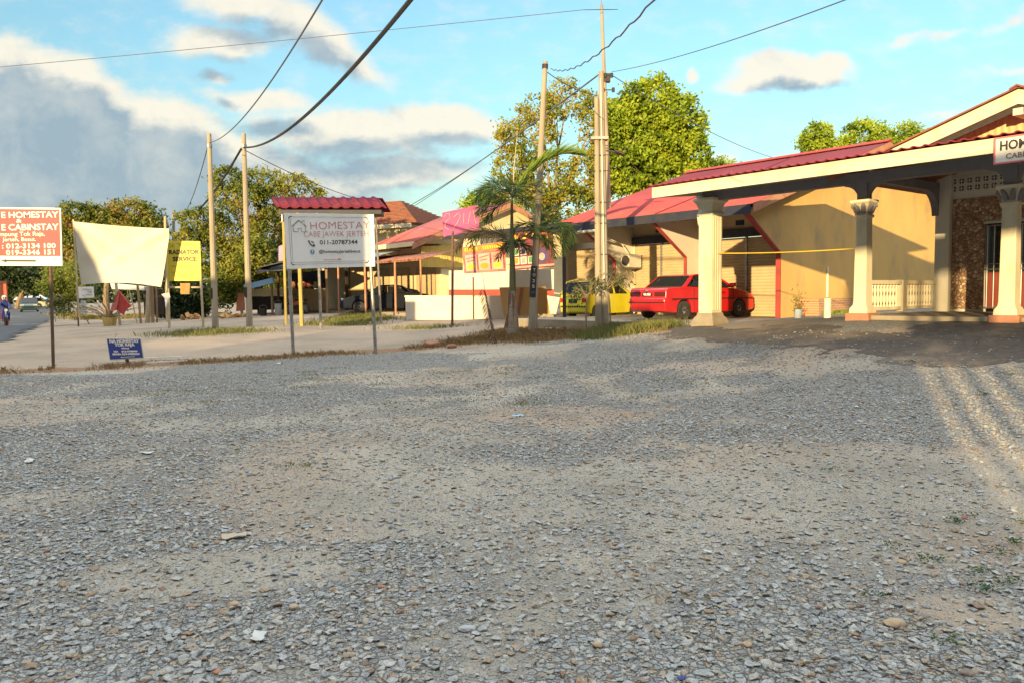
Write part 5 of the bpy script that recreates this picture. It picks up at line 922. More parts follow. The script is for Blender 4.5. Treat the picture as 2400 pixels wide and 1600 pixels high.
    for j, cx in enumerate(wx):
        for s_ in (-1, 1):
            zc = wr+(wz[j] if wz else 0); w = MB(); y0 = s_*(hw-.19); prof = [(wr*.6, -.085), (wr*.93, -.085), (wr, -.05), (wr, .05), (wr*.93, .085), (wr*.6, .085)]; w.lathe(prof, 0, 0, 20); o = w.build('wheel', MT['rubber'], r, smooth=True); o.location = (cx, s_*(hw-.11), zc); o.rotation_euler = (rad(90), 0, 0)
            h_ = MB(); h_.lathe([(wr*.6, -.06*s_*-1), (wr*.55, .055*s_*-1), (.03, .075*s_*-1)] if True else [], 0, 0, 14)
            for kx in range(7): a = kx*2*math.pi/7; h_.tube([(math.cos(a)*.05, math.sin(a)*.05, -.078*s_), (math.cos(a)*wr*.52, math.sin(a)*wr*.52, -.066*s_)], .018, 5)
            h_.build('rim', MT[wheelmat], o)
            ah = MB().prism([(p_[0], p_[1]) for p_ in arc(cx, wr, ar-.005, 12)]+[(cx+ar-.005, sill), (cx-ar+.005, sill)], (0, s_*(hw-.30), 0), (1, 0, 0), (0, 0, 1), (0, s_*.02, 0)).build('wheel_well', MT['black'], r)
    return r, wd_
def grime(px, py, d, zz=None): b = P(px, py, d); b.z = H(b.x, b.y) if zz is None else zz; return b
# red sedan
MT['red_paint'] = carpaint('red car paint', (.55, .012, .015)); MT['bumper'] = mat('dark bumper strip', (.05, .02, .02), rough=.6)
hx = Vector((.82, .572, 0)).normalized(); sx_ = Vector((-hx.y, hx.x, 0)); rr_ = P(1563, 750, 23.2); base = rr_+sx_*.83; base.z = .745
up = [(0, .42), (-.03, .50), (-.03, .62), (.02, .66), (.03, .88), (.10, .955), (.85, .985), (3.02, .94), (3.55, .86), (3.98, .745), (4.10, .66), (4.14, .50), (4.16, .40)]
rc_, wdf = car('red_sedan', 'red sedan with black trim parked nose in at the roller shutters', 'car', base, hx, MT['red_paint'], 4.15, 1.66, up, [(.70, .975), (1.18, 1.33), (1.45, 1.375), (2.3, 1.36), (3.12, .945)], (.78, 3.30), .285,
    {'pillars': [((1.98, .97), (1.98, 1.35))], 'side': [[(1.06, 1.0), (1.93, .985), (1.93, 1.315), (1.40, 1.325)], [(2.05, .985), (2.96, .965), (2.30, 1.315), (2.05, 1.325)]], 'pw': .055}, ((.74, 1.0), (1.17, 1.32)), ((3.08, .965), (2.36, 1.335)), wz=(0, .02))
tr2 = MB(); [tr2.box(.25, 3.9, s_*.825-.012, s_*.825+.012, .60, .64) for s_ in (-1, 1)]; tr2.box(-.055, -.02, -.74, .74, .50, .545); tr2.build('side_moulding', MT['bumper'], rc_)
tlm = MB()
for s_ in (-1, 1): MB().box(.005, .05, s_*.52-.22, s_*.52+.22, .70, .84).build('tail_lamp', mat('smoked tail lamp', (.10, .015, .02), rough=.15), rc_, bevel=.01)
MB().box(.0, .02, -.2, .2, .70, .82).build('number_plate', MT['black'], rc_); fit('WA 7310', .065, .32, MT['ink_white'], rc_, (-.004, 0, .76), (rad(90), 0, rad(-90)), bold=.08)
MB().box(-.02, .0, -.05, .05, .85, .89).build('boot_badge', MT['alloy'], rc_, bevel=.01); MB().box(4.08, 4.17, -.68, .68, .30, .44).build('front_bumper', MT['bumper'], rc_, bevel=.03); dm = MB(); [dm.box(1.48+dx, 1.60+dx, s_*.832-.01, s_*.832+.012, .80, .825) for s_ in (-1, 1) for dx in (0, .95)]; dm.build('door_handles', MT['bumper'], rc_); MB().box(2.82, 2.94, -.98, -.80, .98, 1.10).build('wing_mirror', MT['red_paint'], rc_, bevel=.02); MB().box(2.82, 2.94, .80, .98, .98, 1.10).build('wing_mirror', MT['red_paint'], rc_, bevel=.02)
sm = MB(); [sm.box(x, x+.008, s_*.831-.004, s_*.831+.004, .26, .93) for x in (1.16, 2.02, 2.98) for s_ in (-1, 1)]; sm.build('door_gaps', MT['black'], rc_)
# yellow hatchback
MT['yellow_paint'] = carpaint('yellow car paint', (.68, .62, .02)); hx = Vector((.72, .69, 0)).normalized(); sx_ = Vector((-hx.y, hx.x, 0)); rr_ = P(1378, 756, 28.0); base = rr_+sx_*.70; base.z = .61
yc, _w = car('yellow_hatchback', 'small yellow hatchback parked behind the twin poles', 'car', base, hx, MT['yellow_paint'], 3.35, 1.42, [(0, .35), (-.02, .55), (.03, .88), (.10, .93), (2.5, .92), (3.0, .86), (3.28, .70), (3.35, .45)], [(.06, .92), (.30, 1.37), (.55, 1.41), (1.75, 1.40), (2.50, .92)], (.55, 2.72), .26,
    {'pillars': [((.98, .93), (1.0, 1.38)), ((1.55, .93), (1.5, 1.38))], 'side': [[(.36, .96), (.92, .96), (.92, 1.35), (.52, 1.35)], [(1.03, .96), (1.50, .96), (1.46, 1.35), (1.03, 1.35)], [(1.60, .96), (2.36, .955), (1.75, 1.35), (1.56, 1.35)]], 'pw': .05}, ((.085, .96), (.28, 1.35)), ((2.46, .94), (1.80, 1.38)), wheelmat='alloy')
for s_ in (-1, 1): MB().box(-.025, .02, s_*.52-.10, s_*.52+.10, .62, .78).build('tail_lamp', MT['lens_red'], yc, bevel=.01)
MB().box(-.03, .0, -.2, .2, .60, .74).build('number_plate', MT['ink_dark'], yc); gv = MB(); [gv.box(-.03, -.01, y-.035, y+.035, .44, .50) for y in np.arange(-.55, .6, .11)]; gv.build('bumper_slots', MT['black'], yc); MB().box(.9, .98, -.72, -.705, .5, .85).build('dark_stripe', MT['doorwood'], yc)
# black sedan on the left
MT['navy_paint'] = mat('dark blue car paint', (.012, .016, .028), (.015, .02, .032), .5, 2, spec=.12); hx = Vector((-.97, -.22, 0)).normalized(); nose = P(797, 728, 39.5); base = nose-hx*4.35; base.z = .68
bk_, _w = car('dark_sedan', 'dark blue sedan parked in front of the peach building, nose to the left', 'car', base, hx, MT['navy_paint'], 4.35, 1.70, [(0, .40), (0, .65), (.05, .92), (.8, 1.0), (3.05, .93), (3.7, .86), (4.15, .72), (4.32, .55), (4.35, .40)], [(.65, .98), (1.25, 1.34), (1.7, 1.40), (2.35, 1.38), (3.1, .94)], (.85, 3.42), .30,
    {'pillars': [((1.95, .96), (1.98, 1.37))], 'side': [[(1.12, 1.0), (1.90, .985), (1.92, 1.33), (1.45, 1.31)], [(2.02, .985), (2.95, .965), (2.36, 1.33), (2.04, 1.34)]], 'pw': .055}, ((.70, 1.0), (1.24, 1.33)), ((3.06, .96), (2.42, 1.36)))
for s_ in (-1, 1): MB().box(4.18, 4.30, s_*.56-.16, s_*.56+.16, .62, .74).build('headlight', MT['lens_clear'], bk_, bevel=.02)
MB().box(4.30, 4.345, -.35, .35, .56, .68).build('grille', MT['black'], bk_); MB().box(4.33, 4.355, -.22, .22, .40, .50).build('number_plate', MT['ink_dark'], bk_)
# vehicles on the road
def farcar(label, px, py, d, c, cat, up=None, hgt=1.7, W=1.8, L=4.3, name='car', group='vehicles on the road', head=None, z=None):
    b = P(px, py, d); b.z = H(b.x, b.y)+.02; hd = head or Vector((.50, -.87, 0)); k = hgt/1.7; base = b-hd*L
    base.z = b.z; r, _w = car(name, label, cat, base, hd, carpaint('far paint', c), L, W, [(0, .45), (0, .95*k), (.1, 1.0*k), (L-1.05, 1.02*k), (L-.35, .95*k), (L-.05, .75*k), (L, .5)], [(.15, 1.0*k), (.45, 1.62*k), (.9, 1.7*k), (L-1.75, 1.68*k), (L-1.0, 1.02*k)], (.85, L-.85), .33,
        {'pillars': [((L*.4, 1.0*k), (L*.4, 1.66*k))], 'side': [[(.5, 1.05*k), (L*.38, 1.05*k), (L*.38, 1.6*k), (.7, 1.6*k)], [(L*.42, 1.05*k), (L-1.15, 1.05*k), (L-1.85, 1.6*k), (L*.42, 1.6*k)]], 'pw': .06}, ((.2, 1.05*k), (.44, 1.6*k)), ((L-1.02, 1.05*k), (L-1.72, 1.64*k)))
    for s_ in (-1, 1): MB().box(L-.12, L+.01, s_*W*.36-.2, s_*W*.36+.2, .72*k, .86*k).build('headlight', MT['lens_clear'], r, bevel=.02)
    MB().box(L-.03, L+.015, -.5, .5, .45, .66*k).build('grille', MT['black'], r); return r
farcar('dark green car with headlights facing the camera on the left road', 68, 730, 88, (.03, .07, .06), 'car', hgt=1.62)
farcar('dark pickup behind the green car, partly hidden by the sign post', 137, 717, 122, (.03, .045, .06), 'car', hgt=1.95, W=1.95, L=4.8)
farcar('cream parked car left of the green car in the distance', 36, 712, 128, (.62, .56, .38), 'car', head=Vector((-.9, -.43, 0)), group='distant parked cars')
farcar('pale yellow parked car right of the green car in the distance', 108, 711, 128, (.68, .6, .35), 'car', head=Vector((-.9, -.43, 0)), group='distant parked cars', hgt=1.45)
for i, (px, w_) in enumerate(((72, 46), (95, 34), (48, 26))):
    b = P(px, 706, 135+i*4); b.z = 0; r = thing('market_tent', ('widest white and blue tent roof behind the distant cars', 'right white tent roof behind the distant cars', 'left small white tent roof behind the distant cars')[i], 'tent', b, .3, 'distant tents'); W_ = w_*.036
    MB().add([(-W_, -W_, 1.3), (W_, -W_, 1.3), (W_, W_, 1.3), (-W_, W_, 1.3), (0, 0, 2.2)], [(0, 1, 4), (1, 2, 4), (2, 3, 4), (3, 0, 4), (0, 3, 2, 1)]).build('canopy', mat('tent sheet', (.62, .66, .72)), r); MB().tube([(-W_+.05, -W_+.05, 0), (-W_+.05, -W_+.05, 1.35)], .04, 6).tube([(W_-.05, -W_+.05, 0), (W_-.05, -W_+.05, 1.35)], .04, 6).build('poles', MT['steel'], r)
# motorcycles
def motorcycle(label, b, hd, c, name='motorcycle', group='motorcycles'):
    r = thing(name, label, 'motorcycle', b, hd, group); pm = carpaint('bike paint', c)
    for x in (0, 1.22):
        w = MB(); n = 20; w.tube([(x+.27*math.cos(a), 0, .29+.27*math.sin(a)) for a in np.linspace(0, 2*math.pi, n+1)], .045, 8, cap=False); o = w.build('wheel', MT['rubber'], r, smooth=True); h_ = MB(); [h_.tube([(x, 0, .29), (x+.25*math.cos(a), 0, .29+.25*math.sin(a))], .008, 4) for a in np.linspace(0, 6, 10)]; h_.tube([(x, -.06, .29), (x, .06, .29)], .04, 8); h_.build('spokes', MT['alloy'], o)
    MB().tube([(1.22, 0, .29), (1.12, 0, .62), (1.02, 0, .95)], [.035, .04, .035], 8).build('fork', MT['steel'], r); MB().tube([(.96, -.32, 1.02), (1.02, -.1, 1.0), (1.02, .1, 1.0), (.96, .32, 1.02)], .016, 6).build('handlebar', MT['darksteel'], r)
    MB().plate([(.0, -.09, .62), (.25, -.11, .52), (.75, -.10, .42), (1.02, -.09, .55), (1.06, -.09, .98), (.92, -.09, .92), (.80, -.09, .60), (.45, -.10, .68), (.05, -.09, .76)], (0, .20, 0)).build('fairing', pm, r, bevel=.03)
    MB().box(-.08, .68, -.12, .12, .70, .79).build('seat', MT['black'], r, bevel=.04); MB().box(.45, .80, -.10, .10, .28, .50).build('engine', MT['darksteel'], r, bevel=.03); MB().lathe([(.03, -.03), (.08, 0), (.085, .05)], 0, 0, 12).build('headlight', MT['lens_clear'], r, loc=(1.10, 0, .90)).rotation_euler = (0, rad(90), 0)
    MB().plate([(1.0, -.07, .60), (1.22, -.07, .63), (1.45, -.07, .50), (1.40, -.07, .46), (1.2, -.07, .58)], (0, .14, 0)).build('mudguard', pm, r); MB().tube([(.5, -.14, .25), (-.2, -.15, .32)], .04, 8).build('exhaust', MT['steel'], r); return r
b = P(16, 765, 45.5); b.z = H(b.x, b.y)+.02; hd = math.atan2(-.80, .60); mb_ = b-Vector((math.cos(hd), math.sin(hd), 0))*1.2; motorcycle('blue motorcycle ridden toward the camera at the left edge', mb_, hd, (.02, .04, .25))
def person(label, b, hd, chain, mats, name='person'):
    r = thing(name, label, 'person', b, hd); vs, es, rs = chain; me = bpy.data.meshes.new('body'); me.from_pydata(vs, es, []); o = bpy.data.objects.new('body', me); COL.objects.link(o); o.parent = r; me.materials.append(mats[0]); s = o.modifiers.new('skin', 'SKIN')
    for i, v in enumerate(me.skin_vertices[0].data): v.radius = (rs[i], rs[i]*.85); v.use_root = (i == 0)
    q = o.modifiers.new('sub', 'SUBSURF'); q.levels = 1; q.render_levels = 1; return r
vs = [(.25, 0, .88), (.30, 0, 1.12), (.36, 0, 1.34), (.40, 0, 1.46), (.43, 0, 1.60), (.37, .19, 1.34), (.58, .26, 1.12), (.86, .27, 1.03), (.37, -.19, 1.34), (.58, -.26, 1.12), (.86, -.27, 1.03), (.30, .12, .84), (.72, .17, .74), (.58, .17, .34), (.70, .18, .28), (.30, -.12, .84), (.72, -.17, .74), (.58, -.17, .34), (.70, -.18, .28), (.95, .28, 1.02), (.95, -.28, 1.02)]
es = [(0, 1), (1, 2), (2, 3), (3, 4), (2, 5), (5, 6), (6, 7), (2, 8), (8, 9), (9, 10), (0, 11), (11, 12), (12, 13), (13, 14), (0, 15), (15, 16), (16, 17), (17, 18), (7, 19), (10, 20)]
rs = [.15, .15, .16, .06, .10, .075, .055, .042, .075, .055, .042, .10, .075, .05, .045, .10, .075, .05, .045, .035, .035]
pr = person('motorcycle rider in a blue jacket and white helmet at the left edge', mb_, hd, (vs, es, rs), [mat('blue jacket', (.03, .05, .22))])
MB().lathe([(.03, -.13), (.10, -.11), (.135, -.02), (.13, .06), (.09, .12), (.03, .145)], 0, 0, 14).build('helmet', mat('white helmet', (.7, .7, .7), rough=.2), pr, smooth=True, loc=(.44, 0, 1.62)); MB().box(.54, .57, -.09, .09, 1.57, 1.65).build('visor', MT['black'], pr, bevel=.01); MB().box(.50, .545, -.07, .07, 1.50, 1.57).build('chin', mat('brown skin', (.30, .17, .10)), pr, bevel=.02)
# red framed kiosk edge at far left
kb = P(0, 760, 47.5); kb.z = H(kb.x, kb.y); kk = thing('red_kiosk', 'dark red framed stall shutter at the very left edge', 'stall', kb, 0, None); MB().box(-2.0, .28, .2, .35, 0.3, 2.5).build('panel', mat('dark maroon panel', (.09, .02, .02)), kk); MB().box(.26, .42, .1, .22, 0, 2.6).build('post', mat('orange red post', (.60, .12, .06)), kk); MB().box(-2.05, .50, .08, .45, 2.5, 2.66).build('roof_edge', mat('dark roof edge', (.06, .02, .02)), kk)
# ------------------------------------------------------------------ peach building with pink roof (middle left)
PM = Vector((-4.57, 38.0, 0)); mh = thing('peach_building', 'peach walled shop building with pink gabled roof behind the dark sedan', 'building', PM, ANG)
gm = lambda w: 4.12+.385*w if w < 5.6 else 6.276-.385*(w-5.6)
MT['cream_wall'] = mat('cream gable wall', (.80, .70, .42), (.76, .66, .40), .85, 1.5, .1, dirt=(.5, .42, .28), dscale=.8, damt=.35); MT['roof_coral'] = mat('coral roof sheet', (.42, .10, .08), (.36, .085, .075), .65, 1.2, dirt=(.4, .2, .15), dscale=.7, damt=.4)
roofsheet('front_roof_slope', MT['roof_coral'], mh, (-4.4, -.3, gm(-.3)+.05), (1, 0, 0), 4.7, (0, 5.95, 5.95*.385), .3, .012, .012, per=5); roofsheet('rear_roof_slope', MT['roof_coral'], mh, (-4.4, 5.6, gm(5.6)+.05), (1, 0, 0), 4.7, (0, 5.95, -5.95*.385), .4, .012, .012, per=4)
MB().plate([(-.1, 0.2, 4.05), (-.1, 0.2, gm(.2)), (-.1, 5.6, gm(5.6)), (-.1, 11, gm(11)), (-.1, 11, .6), (-.1, 1.5, .6), (-.1, 1.5, 4.05)], (-.15, 0, 0)).build('gable_wall', MT['cream_wall'], mh)
for a, b in ((-.4, 5.6), (5.6, 11.4)): MB().plate([(.3, a, gm(a)+.02), (.3, b, gm(b)+.02), (.3, b, gm(b)-.24), (.3, a, gm(a)-.24)], (.03, 0, 0)).build('barge_board', MT['barge'], mh)
MB().plate([(-4.4, -.33, 3.88), (.3, -.33, 3.88), (.3, -.33, 4.1), (-4.4, -.33, 4.1)], (0, .03, 0)).build('fascia_board', MT['cream_wall'], mh)
MT['clad_yellow'] = mat('yellow ribbed cladding', (.72, .52, .14), (.66, .48, .13), .7, 2)
q = corr('yellow_cladding', MT['clad_yellow'], mh, [(.3, 2.9), (6.5, 2.9), (6.5, 4.3), (.3, 3.9)], (-.03, 0, 0), (0, 1, 0), (1, 0, 0), .16, .02)
MB().plate([(-4.2, .2, 3.3), (-4.2, .2, gm(.2)), (-4.2, 5.6, gm(5.6)), (-4.2, 11, gm(11)), (-4.2, 11, 3.3)], (-.12, 0, 0)).build('rear_gable_wall', MT['cream_wall'], mh); MB().box(-13.9, -4.35, -.2, 10.9, 3.26, 3.38).build('low_flat_roof', MT['navy'], mh)
fw = MB(); fw.box(-4.3, -.25, 1.5, 1.65, .6, 4.0); fw.box(-13.3, -4.3, 1.5, 1.65, .6, 3.25); fw.build('front_wall', MT['peach_wall'], mh); MB().box(-13.35, -13.2, 1.65, 10.8, .6, 3.25).build('end_wall', MT['peach_wall'], mh)
for a, b in ((-6.9, -5.2), (-4.6, -3.1), (-2.4, -.6)): shutter(mh, a, b, 1.48, .75, 3.0, MT['shutter'], .1)
ps = MB(); [ps.box(s-.07, s+.07, -.14, .0, .6, 3.25) for s in (-7.2, -5.0)]; ps.build('veranda_posts', MT['darksteel'], mh); MB().box(-13.4, 3.4, -1.4, 1.5, .3, .74).build('apron_slab', MT['concrete2'], mh)
MB().box(-9.9, -9.85, 1.42, 1.5, .75, 3.2).build('down_pipe', MT['wood'], mh); MB().box(-10.6, -9.9, 1.44, 1.5, 2.3, 2.42).build('wall_plaque', MT['wood'], mh)
aw = thing('tin_awning', 'pinkish tin awning on thin posts in front of the peach building', 'awning', PM, ANG); roofsheet('awning_sheet', MT['roof_dark'], aw, (-5.2, -1.7, 3.12), (1, 0, 0), 8.3, (0, 1.9, .42), .3, .03, .012, per=6)
for s in (-5.1, -2.2, .7, 2.9): MB().tube([(s, -1.6, .7), (s, -1.6, 3.15)], .05, 8).build('post', MT['barge'], aw)
MB().tube([(-5.2, -1.6, 3.1), (3.0, -1.6, 3.1)], .03, 6).build('rail', MT['barge'], aw)
fc = MB().plate([(-7.6, -1.6, 3.42), (-1.4, -1.6, 3.36), (-1.4, .0, 3.74), (-7.6, .0, 3.80)], (0, 0, .04)); tag(fc.build('lean_canopy', MT['steel'], mh), None)
# brown hipped house behind
hb = P(908, 690, 60); hb.z = .6; bh = thing('brown_roof_house', 'house with brown tiled hip roof rising behind the pink roof', 'house', hb, rad(-25)); hp = lambda w, h: None
MB().add([(-5.2, -4, 5.9), (5.2, -4, 5.9), (5.2, 4, 5.9), (-5.2, 4, 5.9), (-1.6, 0, 8.0), (1.3, 0, 8.0)], [(0, 1, 5, 4), (1, 2, 5), (2, 3, 4, 5), (3, 0, 4), (0, 3, 2, 1)]).build('hip_roof', MT['roof_dark'], bh)
roofsheet('front_tiles', MT['roof_dark'], bh, (-4.9, -4.08, 4.95), (1, 0, 0), .01, (0, 0, .01), .3, .01) if False else None
rt = MB()
for i in range(16):
    f_ = i/16; y = -4+4*f_; z = 5.93+2.1*f_; x0 = -5.2+3.6*f_; x1 = 5.2-3.9*f_; rt.box(x0, x1, y-.02, y+.04, z, z+.05); rt.box(-x0*0+x1-.02, x1+.03, y, -y, z, z+.05)
rt.build('tile_courses', MT['roof_dark'], bh); MB().box(-4.2, 4.2, -3.4, 3.4, -.4, 5.88).build('wall', MT['cream_wall'], bh); MB().box(-4.75, 4.75, -3.98, -3.93, 5.6, 5.88).build('fascia_board', MT['paint_cream'], bh)
# ------------------------------------------------------------------ food stall with banners
sb = P(1060, 765, 29.5); sb.z = H(sb.x, sb.y); st = thing('food_stall', 'open food stall under a thin black flat canopy with white and red counter wall', 'stall', sb)
L_ = lambda x, y, z: Vector((x-sb.x, y-sb.y, z-sb.z))
c0 = P(1036, 562, 33.6); c1 = P(1322, 530, 28.4); zc = 4.0; vv = Rm@Vector((0, 1, 0))
MB().plate([L_(c0.x, c0.y, c0.z), L_(c1.x, c1.y, c1.z), L_(c1.x+vv.x*4.5, c1.y+vv.y*4.5, c1.z+.25), L_(c0.x+vv.x*4.5, c0.y+vv.y*4.5, c0.z+.25)], (0, 0, .14)).build('canopy', MT['navy'], st)
MB().tube([(0, 0, -.1), L_(*P(1060, 560, 29.5))+Vector((0, .3, .3))], .05, 8).build('post', MT['rust'], st); q = P(1323, 757, 27.4); MB().box(-.06, .06, -.06, .06, -.3, 3.25).build('post', MT['darksteel'], st, loc=L_(q.x, q.y, H(q.x, q.y))); MB().tube([L_(*P(1109, 650, 33)), L_(*P(1110, 755, 33))], .035, 6).build('post', MT['rust'], st)
def fplate(px, d, m, name, parent, base, th=.08, bevel=0): return MB().plate([P(x, y, d)-base for x, y in px], (0, th, 0)).build(name, m, parent, bevel=bevel)
fplate([(1052, 635), (1298, 632), (1298, 678), (1052, 679)], 36.5, MT['paint_white'], 'counter_wall', st, sb); fplate([(1052, 679.5), (1298, 678.5), (1298, 700), (1052, 700)], 36.5, mat('red wall band', (.50, .09, .07)), 'red_band', st, sb, .082); fplate([(1052, 700.5), (1298, 700.5), (1298, 742), (1052, 742)], 36.5, MT['paint_white'], 'lower_wall', st, sb)
fplate([(1085, 555), (1297, 530), (1298, 632), (1085, 635)], 36.9, MT['cream_wall'], 'upper_wall', st, sb)
tr = MB(); A1, B1 = P(1080, 583, 33.2), P(1190, 566, 32.2); A2, B2 = P(1080, 560, 33.2), P(1190, 545, 32.2); tr.tube([A1-sb, B1-sb], .02, 5)
for k in range(9): tr.tube([A1.lerp(B1, k/9)-sb, A2.lerp(B2, k/9)-sb], .012, 4); tr.tube([A1.lerp(B1, k/9)-sb, A2.lerp(B2, (k+.7)/9)-sb], .012, 4)
tr.build('truss', MT['darksteel'], st)
MT['b_red'] = mat('banner red', (.62, .10, .10), (.66, .22, .17), .6, 3); MT['b_yel'] = mat('banner yellow', (.80, .60, .05)); MT['b_pink'] = mat('banner pink', (.44, .08, .24), (.40, .07, .21), .6, 2); MT['b_lt'] = mat('banner pale rose', (.72, .38, .34)); MT['b_dark'] = mat('banner dark', (.10, .03, .05), (.25, .04, .04), .6, 6); MT['b_or'] = mat('banner orange', (.72, .30, .03)); MT['b_pur'] = mat('banner purple', (.10, .07, .20)); MT['b_grn'] = mat('banner green', (.12, .28, .12))
d = 31.5; b = Board('red_food_banner', 'red food banner with yellow heading strip hung from the stall front', 'banner', sb, d, ((1083, 580), (1183, 566), (1187, 636), (1088, 642)), MT['b_red'], .02); rr = random.Random(5)
b.poly([(.02, .03), (.98, .03), (.98, .22), (.02, .22)], mat('heading strip', (.62, .24, .06)), 'heading', .003, .001)
for k in range(17): u = .05+k*.053; b.poly([(u, .06+rr.random()*.02), (u+.03+rr.random()*.015, .06), (u+.034, .18), (u+.01, .19)], MT['b_yel'], 'heading_mark', .005) if k not in (6, 7) else None
for i in range(3):
    u0 = .05+i*.31; b.poly([(u0, .32), (u0+.26, .32), (u0+.26, .92), (u0, .92)], MT['b_lt'], 'picture', .003, .001)
    b.poly([(u0+.02+.035*math.cos(a)+.11, .78+.09*math.sin(a)) if False else (u0+.13+.10*math.cos(a), .76+.10*math.sin(a)) for a in np.linspace(0, 5.9, 14)], MT['b_yel'] if i != 1 else MT['b_or'], 'dish', .005); b.line([(u0+.02, .46), (u0+.24, .40)], .02, MT['b_red'], 'picture_mark'); b.line([(u0+.04, .56), (u0+.2, .53)], .02, MT['b_red'], 'picture_mark'); b.line([(u0+.28, .35), (u0+.285, .9)], .016, MT['b_dark'], 'divider')
b = Board('collage_banner', 'dark collage banner with fiery yellow and red heading right of the leaning pole', 'banner', sb, 30.0, ((1196, 548), (1296, 536), (1299, 626), (1199, 634)), MT['b_dark'], .02)
for k in range(24): u = .06+rr.random()*.86; v = .03+rr.random()*.2; s = .03+.03*rr.random(); b.poly([(u-s, v+s*1.2), (u-s*.3, v-s), (u+s*.4, v-s*.3), (u+s*.7, v+s)], (MT['b_yel'], MT['b_or'], MT['b_yel'], MT['sign_red'])[k % 4], 'heading_mark', .003+.0006*(k % 5))
for i in range(4):
    for j in range(2):
        if i < 2 or j == 1: u0 = .05+i*.17; v0 = .42+j*.24; b.poly([(u0, v0), (u0+.14, v0), (u0+.14, v0+.2), (u0, v0+.2)], MT['paint_white'], 'photo', .003, .001); b.poly([(u0+.015, v0+.015), (u0+.125, v0+.02), (u0+.11, v0+.17), (u0+.02, v0+.18)], (MT['b_grn'], MT['b_pur'], MT['b_or'], MT['sage'])[(i+j*2) % 4], 'photo_content', .005)
b.poly([(.72+.2*math.cos(a)*.8, .68+.2*math.sin(a)) for a in np.linspace(0, 6, 20)], MT['b_pur'], 'round_patch', .004); b.poly([(.72+.07*math.cos(a), .70+.1*math.sin(a)) for a in np.linspace(0, 6, 16)], MT['b_lt'], 'round_patch', .006); b.poly([(.0, .91), (1, .91), (1, .96), (0, .96)], MT['b_lt'], 'bottom_strip', .004)
b = Board('pink_banner', 'tilted pink banner standing on the canopy edge behind the palm frond', 'banner', P(1040, 560, 33.4), 33.4, ((1036, 499), (1121, 481), (1123, 543), (1039, 556)), MT['b_pink'], .02)
for pts in ([(.06, .2), (.12, .08), (.2, .1), (.22, .3), (.1, .4), (.06, .6), (.16, .75)], [(.3, .3), (.45, .15), (.5, .3), (.4, .55), (.3, .7)], [(.6, .2), (.58, .6), (.7, .65), (.78, .2)], [(.85, .15), (.92, .7)]): b.line(pts, .018, MT['b_lt'], 'flourish')
MB().tube([P(1042, 562, 33.5)-b.base, P(1040, 500, 33.5)-b.base], .03, 6).tube([P(1120, 548, 33.5)-b.base, P(1118, 482, 33.5)-b.base], .03, 6).build('support', MT['rust'], b.root)
bw = thing('white_barrier', 'low white sheet barrier standing on the sandy yard', 'barrier', P(1060, 748, 33)); fplate([(950, 695), (1176, 695), (1182, 751), (951, 750)], 33, MT['paint_white'], 'panel', bw, bw.location, .06, .01); fplate([(948, 693), (1178, 693), (1178, 697), (948, 697)], 33.06, MT['paint_cream'], 'top_rail', bw, bw.location, .12)
MT['orange_board'] = mat('orange tan board', (.68, .42, .17), (.62, .38, .15), .7, 1.5, dirt=(.4, .2, .1), dscale=1, damt=.4); ob = thing('orange_board', 'orange tan board with a brown slanting batten leaning behind the palm foot', 'board', P(1230, 742, 32.5)); fplate([(1170, 674), (1279, 672), (1296, 736), (1181, 743)], 32.6, MT['orange_board'], 'panel', ob, ob.location, .04); fplate([(1219, 675), (1226, 675), (1217, 738), (1210, 739)], 32.55, MT['brick'], 'batten', ob, ob.location, .03)
wp = thing('leaning_white_sheet', 'narrow white sheet leaning between the orange board and the yellow car', 'sheet', P(1298, 740, 31)); fplate([(1282, 693), (1312, 698), (1303, 737), (1291, 741)], 31, MT['paint_white'], 'panel', wp, wp.location, .03)
rb = MB()
for k in range(60): x = RNG.uniform(1255, 1300); q = P(x, RNG.uniform(738, 752), 30.5+RNG.uniform(0, 1)); rb.box(q.x-.05, q.x+.05, q.y-.05, q.y+.05, q.z-.05, q.z+.03+RNG.uniform(0, .05))
tag(rb.build('rubble', MT['concrete2']), 'pale rubble heaped between the leaning pole and the yellow car', 'rubble', kind='stuff')
# ------------------------------------------------------------------ shelter with pink roof on yellow posts (behind the big board)
q = P(702, 743, 31); q.z = H(q.x, q.y); rs_ = thing('roofed_shelter', 'small dark pink tiled roof on yellow posts above the white HOMESTAY board', 'shelter', q)
T1, T2, T3, T4 = [P(x, y, dd)-q for x, y, dd in ((634, 464, 31.6), (896, 466, 31.6), (908, 489, 30.9), (650, 489, 30.9))]
roofsheet('tile_roof', MT['tile_deep'], rs_, T4, T3-T4, (T3-T4).length, T1-T4, .40, .055, .02, steps=1, per=10); 
MB().plate([T4+Vector((.1, .05, -.05)), T3+Vector((-.25, .05, -.05)), T3+Vector((-.35, 1.3, -.05)), T4+Vector((.2, 1.3, -.05))], (0, 0, -.16)).build('eave_frame', MT['navy'], rs_); MB().plate([T1+Vector((0, .05, 0)), T2+Vector((0, .05, 0)), T3+Vector((-.1, 1.5, .0)), T4+Vector((0, 1.5, .0))], (0, 0, .03)).build('rear_slope', MT['tile_deep'], rs_)
MB().plate([T4+Vector((.1, .1, -.05)), T4+Vector((.1, 1.4, -.05)), T1+Vector((.1, .0, -.05))], (.04, 0, 0)).plate([T4+Vector((.12, .1, -.1)), T4+Vector((.12, 1.2, -.1)), T4+Vector((.12, 1.2, -.5)), T4+Vector((.12, .1, -.5))], (.03, 0, 0)).build('side_sheet', MT['steel'], rs_)
MT['post_yellow'] = mat('yellow post paint', (.46, .36, .11), (.4, .31, .09), .7, 4, dirt=(.4, .32, .15), dscale=3, damt=.4)
